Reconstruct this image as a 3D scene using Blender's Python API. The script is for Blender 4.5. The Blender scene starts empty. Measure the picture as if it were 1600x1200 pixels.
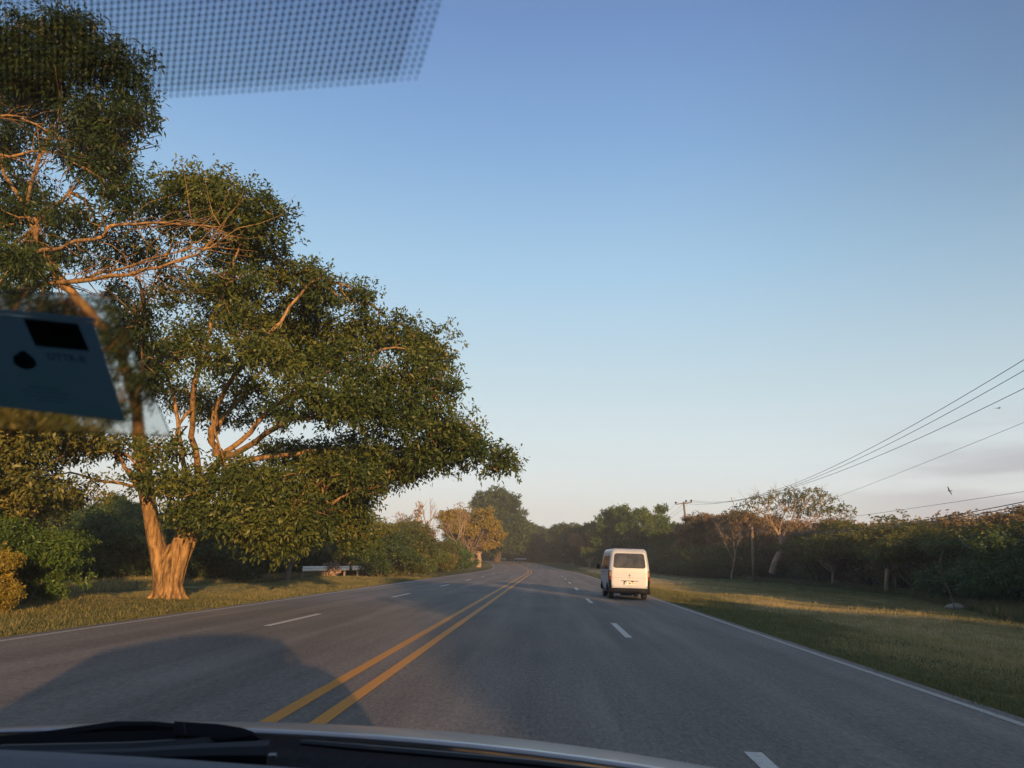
import bpy, bmesh, math, random
import numpy as np
from mathutils import Vector, Matrix
random.seed(7); RNG = np.random.default_rng(11)
S = bpy.context.scene; COL = S.collection
R_ = math.radians

# ------------------------------------------------------------------ camera
FPX = 1200.0; CAMH = 1.42
_vp = np.array([(855-800)/FPX, -(878-600)/FPX, -1.0]); _e = np.array([1, -0.03, 0.0])
_Y = _vp/np.linalg.norm(_vp); _Z = np.cross(_e, _vp); _Z /= np.linalg.norm(_Z)
if _Z[1] < 0: _Z = -_Z
_X = np.cross(_Y, _Z); ROT = np.array([_X, _Y, _Z])
cam = bpy.data.objects.new('camera', bpy.data.cameras.new('camera')); COL.objects.link(cam)
cam.matrix_world = Matrix.Translation((0, 0, CAMH)) @ Matrix(ROT.tolist()).to_4x4()
cam.data.sensor_width = 36; cam.data.lens = 27.0
cam.data.clip_start = 0.02; cam.data.clip_end = 6000
cam.data.dof.use_dof = True; cam.data.dof.focus_distance = 45; cam.data.dof.aperture_fstop = 13.0
S.camera = cam
def ray(u, v):
    return ROT @ np.array([(u-800)/FPX, -(v-600)/FPX, -1.0])
def at(u, v, Y):
    d = ray(u, v); return np.array([0, 0, CAMH]) + d*(Y/d[1])
def atX(u, v, X):
    d = ray(u, v); return np.array([0, 0, CAMH]) + d*(X/d[0])

# ------------------------------------------------------------------ light
SUN_EL = 6.5; SUN_AZ = 20.0     # sun stands behind the camera, 20 degrees to its right
sd = Vector((math.sin(R_(SUN_AZ))*math.cos(R_(SUN_EL)), -math.cos(R_(SUN_AZ))*math.cos(R_(SUN_EL)), math.sin(R_(SUN_EL))))
sun = bpy.data.objects.new('sun', bpy.data.lights.new('sun', 'SUN')); COL.objects.link(sun)
sun.data.energy = 4.6; sun.data.angle = R_(0.6); sun.data.color = (1.0, 0.56, 0.24)
sun.rotation_euler = sd.to_track_quat('Z', 'Y').to_euler()
w = bpy.data.worlds.new('World'); S.world = w; w.use_nodes = True
nt = w.node_tree; nt.nodes.clear(); N = nt.nodes.new; LK = nt.links.new
sky = N('ShaderNodeTexSky'); sky.sky_type = 'NISHITA'; sky.sun_disc = False
sky.sun_elevation = R_(SUN_EL); sky.sun_rotation = R_(180-SUN_AZ); sky.air_density = 1.0; sky.dust_density = 1.2; sky.ozone_density = 1.5
tc = N('ShaderNodeTexCoord'); sep = N('ShaderNodeSeparateXYZ'); LK(tc.outputs['Generated'], sep.inputs[0])
rp = N('ShaderNodeValToRGB'); LK(sep.outputs['Z'], rp.inputs[0])
cr = rp.color_ramp; cr.elements[0].position = 0.0; cr.elements[0].color = (5.1, 4.95, 4.85, 1)
cr.elements[1].position = 0.80; cr.elements[1].color = (0.80, 0.86, 1.15, 1)
for p, c in ((0.10, (4.5, 4.95, 5.25)), (0.22, (3.2, 4.1, 4.6)), (0.36, (2.1, 3.4, 4.65)), (0.50, (1.2, 2.3, 4.0)), (0.62, (.75, 1.5, 3.2))):
    e_ = cr.elements.new(p); e_.color = (*c, 1)
mx = N('ShaderNodeMix'); mx.data_type = 'RGBA'; mx.inputs[0].default_value = 0.82
LK(sky.outputs[0], mx.inputs[6]); LK(rp.outputs[0], mx.inputs[7])
# low smoky bank of cloud to the right
mp = N('ShaderNodeMapping'); mp.inputs['Scale'].default_value = (2.2, 2.2, 17); LK(tc.outputs['Generated'], mp.inputs[0])
nz = N('ShaderNodeTexNoise'); nz.inputs['Scale'].default_value = 1.6; nz.inputs['Detail'].default_value = 5; LK(mp.outputs[0], nz.inputs[0])
def math_(op, a, b, clamp=False, tree=nt):
    m = tree.nodes.new('ShaderNodeMath'); m.operation = op; m.use_clamp = clamp
    for i, x in enumerate((a, b)):
        if x is None: continue
        if isinstance(x, (int, float)): m.inputs[i].default_value = x
        else: tree.links.new(x, m.inputs[i])
    return m.outputs[0]
def mrange(x, a, b, tree=nt):
    m = tree.nodes.new('ShaderNodeMapRange'); m.interpolation_type = 'SMOOTHSTEP'; tree.links.new(x, m.inputs[0])
    m.inputs[1].default_value = a; m.inputs[2].default_value = b; return m.outputs[0]
fx = mrange(sep.outputs['X'], 0.25, 0.52); fz1 = mrange(sep.outputs['Z'], 0.21, 0.10); fz0 = mrange(sep.outputs['Z'], 0.0, 0.05)
cn = mrange(nz.outputs[0], 0.36, 0.62)
fac = math_('MULTIPLY', math_('MULTIPLY', fx, math_('MULTIPLY', fz1, 1.0)), cn); fac = math_('MULTIPLY', fac, 0.78)
mx2 = N('ShaderNodeMix'); mx2.data_type = 'RGBA'; LK(fac, mx2.inputs[0]); LK(mx.outputs[2], mx2.inputs[6]); mx2.inputs[7].default_value = (2.3, 2.4, 2.75, 1)
dk = math_('SUBTRACT', 1.0, math_('MULTIPLY', math_('MULTIPLY', mrange(sep.outputs['X'], 0.08, 0.75), mrange(sep.outputs['Z'], 0.08, 0.6)), 0.55))
sc = N('ShaderNodeVectorMath'); sc.operation = 'SCALE'; LK(mx2.outputs[2], sc.inputs[0]); LK(dk, sc.inputs['Scale'])
bg = N('ShaderNodeBackground'); bg.inputs[1].default_value = 0.10; LK(sc.outputs[0], bg.inputs[0])
ow = N('ShaderNodeOutputWorld'); LK(bg.outputs[0], ow.inputs[0])
S.view_settings.view_transform = 'Standard'; S.view_settings.look = 'None'; S.view_settings.gamma = 1; S.view_settings.exposure = 1.0
S.render.engine = 'CYCLES'
S.cycles.max_bounces = 6; S.cycles.diffuse_bounces = 3; S.cycles.transparent_max_bounces = 12; S.cycles.caustics_reflective = False; S.cycles.caustics_refractive = False

# ------------------------------------------------------------------ helpers
def tag(o, label=None, cat=None, group=None, kind=None):
    for k, v in (('label', label), ('category', cat), ('group', group), ('kind', kind)):
        if v: o[k] = v
    return o
def empty(name, loc=(0, 0, 0), rz=0, **k):
    o = bpy.data.objects.new(name, None); COL.objects.link(o); o.location = loc; o.rotation_euler = (0, 0, rz); o.empty_display_size = 0.2
    return tag(o, **k)
def link(name, me, mat=None, parent=None, smooth=False):
    if mat is not None and len(me.materials) == 0: me.materials.append(mat)
    if smooth: me.polygons.foreach_set('use_smooth', [True]*len(me.polygons))
    o = bpy.data.objects.new(name, me); COL.objects.link(o)
    if parent: o.parent = parent
    return o
def npmesh(name, V, F, n, tint=None, smooth=False):
    """V (k,3), F (m,n) index array"""
    me = bpy.data.meshes.new(name); V = np.asarray(V, np.float32); F = np.asarray(F, np.int32)
    me.vertices.add(len(V)); me.vertices.foreach_set('co', V.ravel())
    me.loops.add(F.size); me.loops.foreach_set('vertex_index', F.ravel())
    me.polygons.add(len(F)); me.polygons.foreach_set('loop_start', np.arange(0, F.size, n, dtype=np.int32))
    try: me.polygons.foreach_set('loop_total', np.full(len(F), n, np.int32))
    except Exception: pass
    if smooth: me.polygons.foreach_set('use_smooth', np.ones(len(F), bool))
    me.update(calc_edges=True)
    if tint is not None:
        a = me.attributes.new('tint', 'FLOAT', 'FACE'); a.data.foreach_set('value', np.asarray(tint, np.float32))
    return me
def pymesh(name, V, F, smooth=False):
    me = bpy.data.meshes.new(name); me.from_pydata([tuple(map(float, v)) for v in V], [], F); me.update()
    if smooth: me.polygons.foreach_set('use_smooth', [True]*len(me.polygons))
    return me
class MB:
    def __init__(s): s.V = []; s.F = []
    def add(s, V, F):
        o = len(s.V); s.V += [tuple(v) for v in V]; s.F += [tuple(i+o for i in f) for f in F]; return s
    def box(s, c, d, rz=0, m=None):
        x, y, z = [a/2 for a in d]; co, si = math.cos(rz), math.sin(rz)
        P = []
        for a in (-1, 1):
            for b in (-1, 1):
                for e in (-1, 1):
                    q = (a*x*co-b*y*si, a*x*si+b*y*co, e*z); P.append((c[0]+q[0], c[1]+q[1], c[2]+q[2]))
        if m: P = [tuple(m @ Vector(p)) for p in P]
        return s.add(P, [(0, 1, 3, 2), (4, 6, 7, 5), (0, 4, 5, 1), (2, 3, 7, 6), (0, 2, 6, 4), (1, 5, 7, 3)])
    def tube(s, pts, rad, n=8, cap=True, flute=0.0, ph=0.0):
        pts = [Vector(p) for p in pts]
        if not hasattr(rad, '__len__'): rad = [rad]*len(pts)
        o = len(s.V); prev = None
        for i, p in enumerate(pts):
            t = (pts[min(i+1, len(pts)-1)]-pts[max(i-1, 0)])
            if t.length < 1e-9: t = Vector((0, 0, 1))
            t.normalize()
            if prev is None:
                a = Vector((1, 0, 0)) if abs(t.x) < .8 else Vector((0, 1, 0)); u = (a-t*a.dot(t)).normalized()
            else: u = (prev-t*prev.dot(t)).normalized()
            prev = u; v = t.cross(u)
            for k in range(n):
                an = 2*math.pi*k/n; r = rad[i]*(1+flute*math.sin(an*4+ph)+flute*.6*math.sin(an*7+i*.5))
                s.V.append(tuple(p+u*math.cos(an)*r+v*math.sin(an)*r))
        for i in range(len(pts)-1):
            for k in range(n):
                a = o+i*n+k; b = o+i*n+(k+1) % n; s.F.append((a, b, b+n, a+n))
        if cap:
            s.F.append(tuple(o+k for k in range(n))[::-1]); s.F.append(tuple(o+(len(pts)-1)*n+k for k in range(n)))
        return s
    def grid(s, fn, nu, nv):
        o = len(s.V)
        for i in range(nu+1):
            for j in range(nv+1): s.V.append(tuple(fn(i/nu, j/nv)))
        for i in range(nu):
            for j in range(nv):
                a = o+i*(nv+1)+j; s.F.append((a, a+nv+1, a+nv+2, a+1))
        return s
    def prism(s, poly, y0, y1, m=None):      # poly in (x,z), extruded along y
        n = len(poly); P = [(x, y0, z) for x, z in poly]+[(x, y1, z) for x, z in poly]
        if m: P = [tuple(m @ Vector(p)) for p in P]
        return s.add(P, [tuple(range(n)), tuple(range(n, 2*n))[::-1]]+[(i, i+n, (i+1) % n+n, (i+1) % n) for i in range(n)])
    def mesh(s, name, smooth=False): return pymesh(name, s.V, s.F, smooth)
    def build(s, name, mat, parent=None, smooth=False, bevel=0):
        me = s.mesh(name, smooth)
        bm = bmesh.new(); bm.from_mesh(me); bmesh.ops.recalc_face_normals(bm, faces=bm.faces)
        if bevel: bmesh.ops.bevel(bm, geom=bm.edges[:], offset=bevel, segments=2, affect='EDGES', clamp_overlap=True)
        bm.to_mesh(me); bm.free()
        if smooth: me.polygons.foreach_set('use_smooth', [True]*len(me.polygons))
        return link(name, me, mat, parent)

# ------------------------------------------------------------------ materials
def mat_new(name):
    m = bpy.data.materials.new(name); m.use_nodes = True; t = m.node_tree; t.nodes.clear()
    o = t.nodes.new('ShaderNodeOutputMaterial'); return m, t, o
def simple(name, col, rough=0.6, metal=0.0, noise=0.0, scale=8.0, bump=0.0, coat=0.0, spec=0.5, coord='Object'):
    m, t, o = mat_new(name); b = t.nodes.new('ShaderNodeBsdfPrincipled'); t.links.new(b.outputs[0], o.inputs[0])
    b.inputs['Base Color'].default_value = (*col, 1); b.inputs['Roughness'].default_value = rough; b.inputs['Metallic'].default_value = metal
    b.inputs['Coat Weight'].default_value = coat; b.inputs['Specular IOR Level'].default_value = spec
    if noise or bump:
        tcn = t.nodes.new('ShaderNodeTexCoord'); n = t.nodes.new('ShaderNodeTexNoise'); n.inputs['Scale'].default_value = scale; n.inputs['Detail'].default_value = 6
        t.links.new(tcn.outputs[coord], n.inputs[0])
        if noise:
            h = t.nodes.new('ShaderNodeMix'); h.data_type = 'RGBA'; f = t.nodes.new('ShaderNodeMapRange'); t.links.new(n.outputs[0], f.inputs[0]); f.inputs[1].default_value = .3; f.inputs[2].default_value = .7
            t.links.new(f.outputs[0], h.inputs[0]); h.inputs[6].default_value = (*[c*(1-noise) for c in col], 1); h.inputs[7].default_value = (*[min(1, c*(1+noise)) for c in col], 1)
            t.links.new(h.outputs[2], b.inputs['Base Color'])
        if bump:
            bp = t.nodes.new('ShaderNodeBump'); bp.inputs['Strength'].default_value = bump; bp.inputs['Distance'].default_value = 0.02; t.links.new(n.outputs[0], bp.inputs['Height']); t.links.new(bp.outputs[0], b.inputs['Normal'])
    return m
def leafmat(name, c0, c1, c2, trans=0.3, gloss=0.45):
    """c0..c2: the leaf colours found in one crown, picked by the per-leaf tint"""
    m, t, o = mat_new(name); a = t.nodes.new('ShaderNodeAttribute'); a.attribute_name = 'tint'
    oi = t.nodes.new('ShaderNodeObjectInfo')
    s = math_('ADD', a.outputs['Fac'], math_('MULTIPLY', math_('SUBTRACT', oi.outputs['Random'], 0.5, tree=t), 0.30, tree=t), True, tree=t)
    r = t.nodes.new('ShaderNodeValToRGB'); t.links.new(s, r.inputs[0]); r.color_ramp.elements[0].color = (*c0, 1); r.color_ramp.elements[1].color = (*c2, 1)
    e = r.color_ramp.elements.new(0.5); e.color = (*c1, 1)
    b = t.nodes.new('ShaderNodeBsdfPrincipled'); t.links.new(r.outputs[0], b.inputs['Base Color']); b.inputs['Roughness'].default_value = gloss; b.inputs['Specular IOR Level'].default_value = 0.3
    tr = t.nodes.new('ShaderNodeBsdfTranslucent'); t.links.new(r.outputs[0], tr.inputs[0])
    ms = t.nodes.new('ShaderNodeMixShader'); ms.inputs[0].default_value = trans; t.links.new(b.outputs[0], ms.inputs[1]); t.links.new(tr.outputs[0], ms.inputs[2]); t.links.new(ms.outputs[0], o.inputs[0])
    return m
def barkmat(name, c0, c1, scale=3.0):
    m, t, o = mat_new(name); b = t.nodes.new('ShaderNodeBsdfPrincipled'); t.links.new(b.outputs[0], o.inputs[0]); b.inputs['Roughness'].default_value = .9; b.inputs['Specular IOR Level'].default_value = .15
    tcn = t.nodes.new('ShaderNodeTexCoord'); mpn = t.nodes.new('ShaderNodeMapping'); mpn.inputs['Scale'].default_value = (1, 1, .28); t.links.new(tcn.outputs['Object'], mpn.inputs[0])
    n = t.nodes.new('ShaderNodeTexNoise'); n.inputs['Scale'].default_value = scale*3; n.inputs['Detail'].default_value = 8; n.inputs['Roughness'].default_value = .65; t.links.new(mpn.outputs[0], n.inputs[0])
    r = t.nodes.new('ShaderNodeValToRGB'); r.color_ramp.elements[0].position = .35; r.color_ramp.elements[0].color = (*c0, 1); r.color_ramp.elements[1].position = .65; r.color_ramp.elements[1].color = (*c1, 1)
    mp3 = t.nodes.new('ShaderNodeMapping'); mp3.inputs['Scale'].default_value = (1, 1, .12); t.links.new(tcn.outputs['Object'], mp3.inputs[0]); n3 = t.nodes.new('ShaderNodeTexNoise'); n3.inputs['Scale'].default_value = scale*1.6; n3.inputs['Detail'].default_value = 9; n3.inputs['Roughness'].default_value = .8; n3.inputs['Distortion'].default_value = .6; t.links.new(mp3.outputs[0], n3.inputs[0])
    ck = mrange(n3.outputs[0], .36, .50, t); t.links.new(n.outputs[0], r.inputs[0]); hm = t.nodes.new('ShaderNodeMix'); hm.data_type = 'RGBA'; t.links.new(ck, hm.inputs[0]); hm.inputs[6].default_value = (*[c*.55 for c in c0], 1); t.links.new(r.outputs[0], hm.inputs[7]); t.links.new(hm.outputs[2], b.inputs['Base Color'])
    bp = t.nodes.new('ShaderNodeBump'); bp.inputs['Strength'].default_value = .9; bp.inputs['Distance'].default_value = .05; t.links.new(n.outputs[0], bp.inputs['Height']); t.links.new(bp.outputs[0], b.inputs['Normal'])
    return m
M = {}
M['leaf_fig'] = leafmat('leaf_fig', (.014, .032, .010), (.040, .072, .016), (.15, .16, .030))
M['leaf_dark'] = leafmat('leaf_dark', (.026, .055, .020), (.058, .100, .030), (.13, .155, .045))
M['leaf_green'] = leafmat('leaf_green', (.035, .075, .016), (.075, .135, .026), (.16, .20, .04))
M['leaf_olive'] = leafmat('leaf_olive', (.045, .065, .018), (.105, .12, .028), (.22, .19, .045))
M['leaf_yellow'] = leafmat('leaf_yellow', (.13, .12, .022), (.27, .21, .03), (.42, .29, .04))
M['leaf_rust'] = leafmat('leaf_rust', (.10, .07, .032), (.22, .14, .065), (.38, .25, .13), trans=.2)
M['leaf_brown'] = leafmat('leaf_brown', (.07, .065, .03), (.17, .13, .06), (.33, .23, .11), trans=.2)
M['leaf_dry'] = leafmat('leaf_dry', (.22, .15, .10), (.38, .27, .19), (.50, .38, .28), trans=.2)
M['grass'] = leafmat('grass', (.07, .095, .024), (.22, .195, .08), (.52, .41, .20), trans=.35, gloss=.6)
M['bark_fig'] = barkmat('bark_fig', (.10, .062, .032), (.37, .235, .105))
M['bark_grey'] = barkmat('bark_grey', (.10, .08, .065), (.26, .21, .16))
M['bark_pale'] = barkmat('bark_pale', (.20, .155, .115), (.42, .32, .23))
M['bark_dark'] = barkmat('bark_dark', (.05, .04, .03), (.12, .095, .07))
M['wood_pole'] = barkmat('wood_pole', (.11, .085, .06), (.24, .18, .13), 5)
M['white_paint'] = simple('white_paint', (.30, .35, .45), .35, noise=.07, scale=2.5, coat=.3)
M['black_plastic'] = simple('black_plastic', (.010, .011, .015), .6, noise=.2, scale=30, spec=.2)
M['rubber'] = simple('rubber', (.025, .025, .025), .85, noise=.2, scale=40)
M['steel'] = simple('steel', (.46, .46, .46), .38, metal=.75, noise=.15, scale=6)
M['galvanised'] = simple('galvanised', (.78, .78, .76), .5, metal=.0, noise=.18, scale=5)
M['chrome'] = simple('chrome', (.7, .7, .7), .15, metal=1)
M['tail_red'] = simple('tail_red', (.22, .035, .02), .25, coat=.3)
M['tail_amber'] = simple('tail_amber', (.36, .22, .13), .25, coat=.6)
M['dark_glass'] = simple('dark_glass', (.035, .037, .042), .12, spec=.5, noise=.6, scale=3)
M['plate_white'] = simple('plate_white', (.68, .68, .64), .5)
M['plate_blue'] = simple('plate_blue', (.03, .05, .2), .5)
M['ink'] = simple('ink', (.012, .012, .016), .6)
M['wire'] = simple('wire', (.035, .035, .045), .6)
M['silver_paint'] = simple('silver_paint', (.50, .50, .52), .30, metal=.55, coat=.6)
M['cowl'] = simple('cowl', (.010, .011, .013), .55, bump=.25, scale=60)
M['wiper'] = simple('wiper', (.018, .021, .027), .45)
M['dash'] = simple('dash', (.10, .12, .15), .7, bump=.2, scale=220, noise=.12)
M['trim'] = simple('trim', (.03, .03, .032), .8)
M['frit'] = simple('frit', (.004, .004, .012), .5)
M['stone'] = simple('stone', (.22, .21, .19), .9, noise=.3, scale=4, bump=.6)
M['concrete'] = simple('concrete', (.36, .34, .31), .9, noise=.2, scale=9, bump=.4)
M['feather'] = simple('feather', (.03, .028, .026), .8)
M['soffit'] = simple('soffit', (.2, .2, .2), .8)

# ------------------------------------------------------------------ terrain and road
def sst(a, b, x):
    t = np.clip((x-a)/(b-a), 0, 1); return t*t*(3-2*t)
def zr(y): return 1.25*sst(140, 250, y)
def cx(y):
    y = np.asarray(y, float); return -.0005*np.maximum(y-90, 0)**2-2e-6*np.maximum(y-150, 0)**3
_cl = []   # centre line beyond y=235 keeps turning left
def ground(x, y):
    x = np.asarray(x, float); y = np.asarray(y, float); z = zr(y)-0.03
    d = np.maximum(np.abs(x-cx(np.clip(y, -1e9, 260))+1.8)-6.8, 0)
    wob = .05*np.sin(x*.7+y*.23)+.05*np.sin(x*.31-y*.41+2)+.03*np.sin(x*1.3+y*.9)
    return z+np.minimum(d, 4)/4*(wob+.02)-.0*d
def build_ground():
    xs = np.concatenate([np.array([-3000, -1500, -700, -350, -200, -120]), np.arange(-90, -18, 3.), np.arange(-18, 30, .6), np.arange(30, 90, 3.), np.array([110, 170, 300, 600, 1300, 3000])])
    ys = np.concatenate([np.array([-1500, -600, -300, -150]), np.arange(-90, 5, 4.), np.arange(5, 60, .8), np.arange(60, 150, 2.), np.arange(150, 330, 4.), np.array([340, 400, 500, 700, 1200, 2500, 4500])])
    X, Y = np.meshgrid(xs, ys, indexing='ij'); Z = ground(X, Y)
    V = np.stack([X, Y, Z], -1).reshape(-1, 3); ny = len(ys)
    i, j = np.meshgrid(np.arange(len(xs)-1), np.arange(ny-1), indexing='ij'); a = (i*ny+j).ravel()
    F = np.stack([a, a+ny, a+ny+1, a+1], 1)
    m, t, o = mat_new('verge_ground'); b = t.nodes.new('ShaderNodeBsdfPrincipled'); t.links.new(b.outputs[0], o.inputs[0]); b.inputs['Roughness'].default_value = .95; b.inputs['Specular IOR Level'].default_value = .1
    g = t.nodes.new('ShaderNodeNewGeometry'); sp = t.nodes.new('ShaderNodeSeparateXYZ'); t.links.new(g.outputs['Position'], sp.inputs[0])
    def noise(scale, det, sc3=(1, 1, 1), rough=.6):
        mpn = t.nodes.new('ShaderNodeMapping'); mpn.inputs['Scale'].default_value = sc3; t.links.new(g.outputs['Position'], mpn.inputs[0])
        n = t.nodes.new('ShaderNodeTexNoise'); n.inputs['Scale'].default_value = scale; n.inputs['Detail'].default_value = det; n.inputs['Roughness'].default_value = rough; t.links.new(mpn.outputs[0], n.inputs[0]); return n.outputs[0]
    big = noise(.35, 4, (1, .25, 1)); mid = noise(1.6, 6, (1, .45, 1)); fine = noise(14, 6)
    xw = math_('ADD', sp.outputs['X'], math_('MULTIPLY', math_('SUBTRACT', big, .5, tree=t), 5.0, tree=t), tree=t)
    # dry mown grass along the verges: green by the tarmac, straw further out
    s = math_('ADD', math_('MULTIPLY', mid, .75, tree=t), math_('MULTIPLY', fine, .45, tree=t), tree=t)
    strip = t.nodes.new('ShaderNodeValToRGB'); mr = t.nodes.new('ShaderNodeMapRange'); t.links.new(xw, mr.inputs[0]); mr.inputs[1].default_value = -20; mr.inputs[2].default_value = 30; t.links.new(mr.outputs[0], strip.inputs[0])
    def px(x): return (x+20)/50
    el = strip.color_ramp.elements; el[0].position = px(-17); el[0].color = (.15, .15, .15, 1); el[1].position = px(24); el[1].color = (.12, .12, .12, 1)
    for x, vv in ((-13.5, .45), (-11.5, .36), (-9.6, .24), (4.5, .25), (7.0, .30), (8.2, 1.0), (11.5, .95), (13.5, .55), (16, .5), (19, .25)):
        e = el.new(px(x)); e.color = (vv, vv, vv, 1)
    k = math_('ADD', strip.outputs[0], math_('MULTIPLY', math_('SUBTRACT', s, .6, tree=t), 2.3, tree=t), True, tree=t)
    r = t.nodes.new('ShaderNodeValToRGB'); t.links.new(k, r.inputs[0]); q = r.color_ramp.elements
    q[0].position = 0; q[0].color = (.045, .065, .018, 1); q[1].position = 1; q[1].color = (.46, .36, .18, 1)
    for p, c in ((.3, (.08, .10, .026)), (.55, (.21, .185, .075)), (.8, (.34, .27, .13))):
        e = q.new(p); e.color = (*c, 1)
    t.links.new(r.outputs[0], b.inputs['Base Color'])
    bp = t.nodes.new('ShaderNodeBump'); bp.inputs['Strength'].default_value = 1; bp.inputs['Distance'].default_value = .08; t.links.new(fine, bp.inputs['Height']); t.links.new(bp.outputs[0], b.inputs['Normal'])
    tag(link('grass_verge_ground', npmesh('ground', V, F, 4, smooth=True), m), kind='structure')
build_ground()

# path of the road: position and normal per station
YS = np.concatenate([np.arange(-120, 80, 4.), np.arange(80, 236, 2.)])
path = [(float(cx(y)), float(y)) for y in YS]
hd = math.atan2(path[-1][0]-path[-2][0], path[-1][1]-path[-2][1]); px_, py_ = path[-1]
for k in range(60):
    hd -= .022; px_ += math.sin(hd)*2; py_ += math.cos(hd)*2; path.append((px_, py_))
path = np.array(path)
tan = np.gradient(path, axis=0); tan /= np.linalg.norm(tan, axis=1)[:, None]; nrm = np.stack([tan[:, 1], -tan[:, 0]], 1)
slen = np.concatenate([[0], np.cumsum(np.linalg.norm(np.diff(path, axis=0), axis=1))]); slen -= np.interp(0, path[:60, 1], slen[:60])
def on_path(s, off):
    x = np.interp(s, slen, path[:, 0]); y = np.interp(s, slen, path[:, 1]); nx = np.interp(s, slen, nrm[:, 0]); ny = np.interp(s, slen, nrm[:, 1])
    return np.stack([x+nx*off, y+ny*off], -1)
def ribbon(o0, o1, s0, s1, z, step=2.0):
    n = max(2, int((s1-s0)/step)+1); s = np.linspace(s0, s1, n)
    A = on_path(s, o0); B = on_path(s, o1)
    za = zr(A[:, 1])+z; zb = zr(B[:, 1])+z
    V = np.concatenate([np.c_[A, za], np.c_[B, zb]]); a = np.arange(n-1)
    return V, np.stack([a, a+n, a+n+1, a+1], 1)
SMAX = slen[-1]; SMIN = slen[0]
def roadmat():
    m, t, o = mat_new('asphalt'); b = t.nodes.new('ShaderNodeBsdfPrincipled'); t.links.new(b.outputs[0], o.inputs[0]); b.inputs['Roughness'].default_value = .78; b.inputs['Specular IOR Level'].default_value = .35
    g = t.nodes.new('ShaderNodeNewGeometry'); sp = t.nodes.new('ShaderNodeSeparateXYZ'); t.links.new(g.outputs['Position'], sp.inputs[0])
    def noise(scale, det, sc3=(1, 1, 1), rough=.6):
        mpn = t.nodes.new('ShaderNodeMapping'); mpn.inputs['Scale'].default_value = sc3; t.links.new(g.outputs['Position'], mpn.inputs[0])
        n = t.nodes.new('ShaderNodeTexNoise'); n.inputs['Scale'].default_value = scale; n.inputs['Detail'].default_value = det; n.inputs['Roughness'].default_value = rough; t.links.new(mpn.outputs[0], n.inputs[0]); return n.outputs[0]
    streak = noise(1.5, 5, (1.3, .06, 1)); fine = noise(75, 3, (1, .4, 1), .7); blot = noise(.5, 4, (1, .35, 1))
    v = math_('ADD', math_('MULTIPLY', streak, .45, tree=t), math_('MULTIPLY', blot, .35, tree=t), tree=t); v = math_('ADD', v, math_('MULTIPLY', fine, .28, tree=t), tree=t); grit = noise(24, 4, (1, .3, 1), .8); v = math_('ADD', v, math_('MULTIPLY', math_('SUBTRACT', grit, .5, tree=t), .8, tree=t), tree=t)
    trk = math_('MULTIPLY', math_('COSINE', math_('MULTIPLY', math_('ADD', sp.outputs['X'], .95, tree=t), 3.62, tree=t), None, tree=t), math_('MULTIPLY', streak, .07, tree=t), tree=t); v = math_('ADD', v, trk, tree=t)
    r = t.nodes.new('ShaderNodeValToRGB'); t.links.new(v, r.inputs[0]); q = r.color_ramp.elements; q[0].position = .36; q[0].color = (.088, .079, .071, 1); q[1].position = .80; q[1].color = (.285, .25, .218, 1)
    vo = t.nodes.new('ShaderNodeTexVoronoi'); vo.inputs['Scale'].default_value = 26; mp2 = t.nodes.new('ShaderNodeMapping'); mp2.inputs['Scale'].default_value = (1, .55, 1); t.links.new(g.outputs['Position'], mp2.inputs[0]); t.links.new(mp2.outputs[0], vo.inputs[0])
    st = math_('LESS_THAN', vo.outputs['Distance'], .17, tree=t); wn = t.nodes.new('ShaderNodeSeparateColor'); t.links.new(vo.outputs['Color'], wn.inputs[0]); st = math_('MULTIPLY', st, math_('GREATER_THAN', wn.outputs[0], .8, tree=t), tree=t)
    h = t.nodes.new('ShaderNodeMix'); h.data_type = 'RGBA'; t.links.new(math_('MULTIPLY', st, .6, tree=t), h.inputs[0]); t.links.new(r.outputs[0], h.inputs[6]); h.inputs[7].default_value = (.46, .43, .39, 1)
    t.links.new(h.outputs[2], b.inputs['Base Color'])
    bp = t.nodes.new('ShaderNodeBump'); bp.inputs['Strength'].default_value = .35; bp.inputs['Distance'].default_value = .006; t.links.new(fine, bp.inputs['Height']); t.links.new(bp.outputs[0], b.inputs['Normal'])
    return m
V, F = ribbon(-8.62, 4.92, SMIN, SMAX, 0.0)
tag(link('road', npmesh('road', V, F, 4), roadmat()), kind='structure')
def paint(name, col, wear=.35):
    m, t, o = mat_new(name); b = t.nodes.new('ShaderNodeBsdfPrincipled'); t.links.new(b.outputs[0], o.inputs[0]); b.inputs['Roughness'].default_value = .65
    g = t.nodes.new('ShaderNodeNewGeometry'); n = t.nodes.new('ShaderNodeTexNoise'); n.inputs['Scale'].default_value = 16; n.inputs['Detail'].default_value = 7; n.inputs['Roughness'].default_value = .75; t.links.new(g.outputs['Position'], n.inputs[0])
    f = t.nodes.new('ShaderNodeMapRange'); t.links.new(n.outputs[0], f.inputs[0]); f.inputs[1].default_value = .50; f.inputs[2].default_value = .68; f.inputs[4].default_value = wear*1.6
    h = t.nodes.new('ShaderNodeMix'); h.data_type = 'RGBA'; t.links.new(f.outputs[0], h.inputs[0]); h.inputs[6].default_value = (*col, 1); h.inputs[7].default_value = (.12, .11, .10, 1); t.links.new(h.outputs[2], b.inputs['Base Color']); return m
M['line_white'] = paint('line_white', (.62, .60, .56)); M['line_yellow'] = paint('line_yellow', (.60, .26, .025), .25); M['line_edge'] = paint('line_edge', (.42, .40, .37), .5)
def wear_ribbons(name, segs, mat):
    Vs = []; Fs = []; o = 0
    for a in segs:
        V, F = ribbon(*a, 0.004); Vs.append(V); Fs.append(F+o); o += len(V)
    tag(link(name, npmesh(name, np.concatenate(Vs), np.concatenate(Fs), 4), M[mat]), kind='structure')
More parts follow.
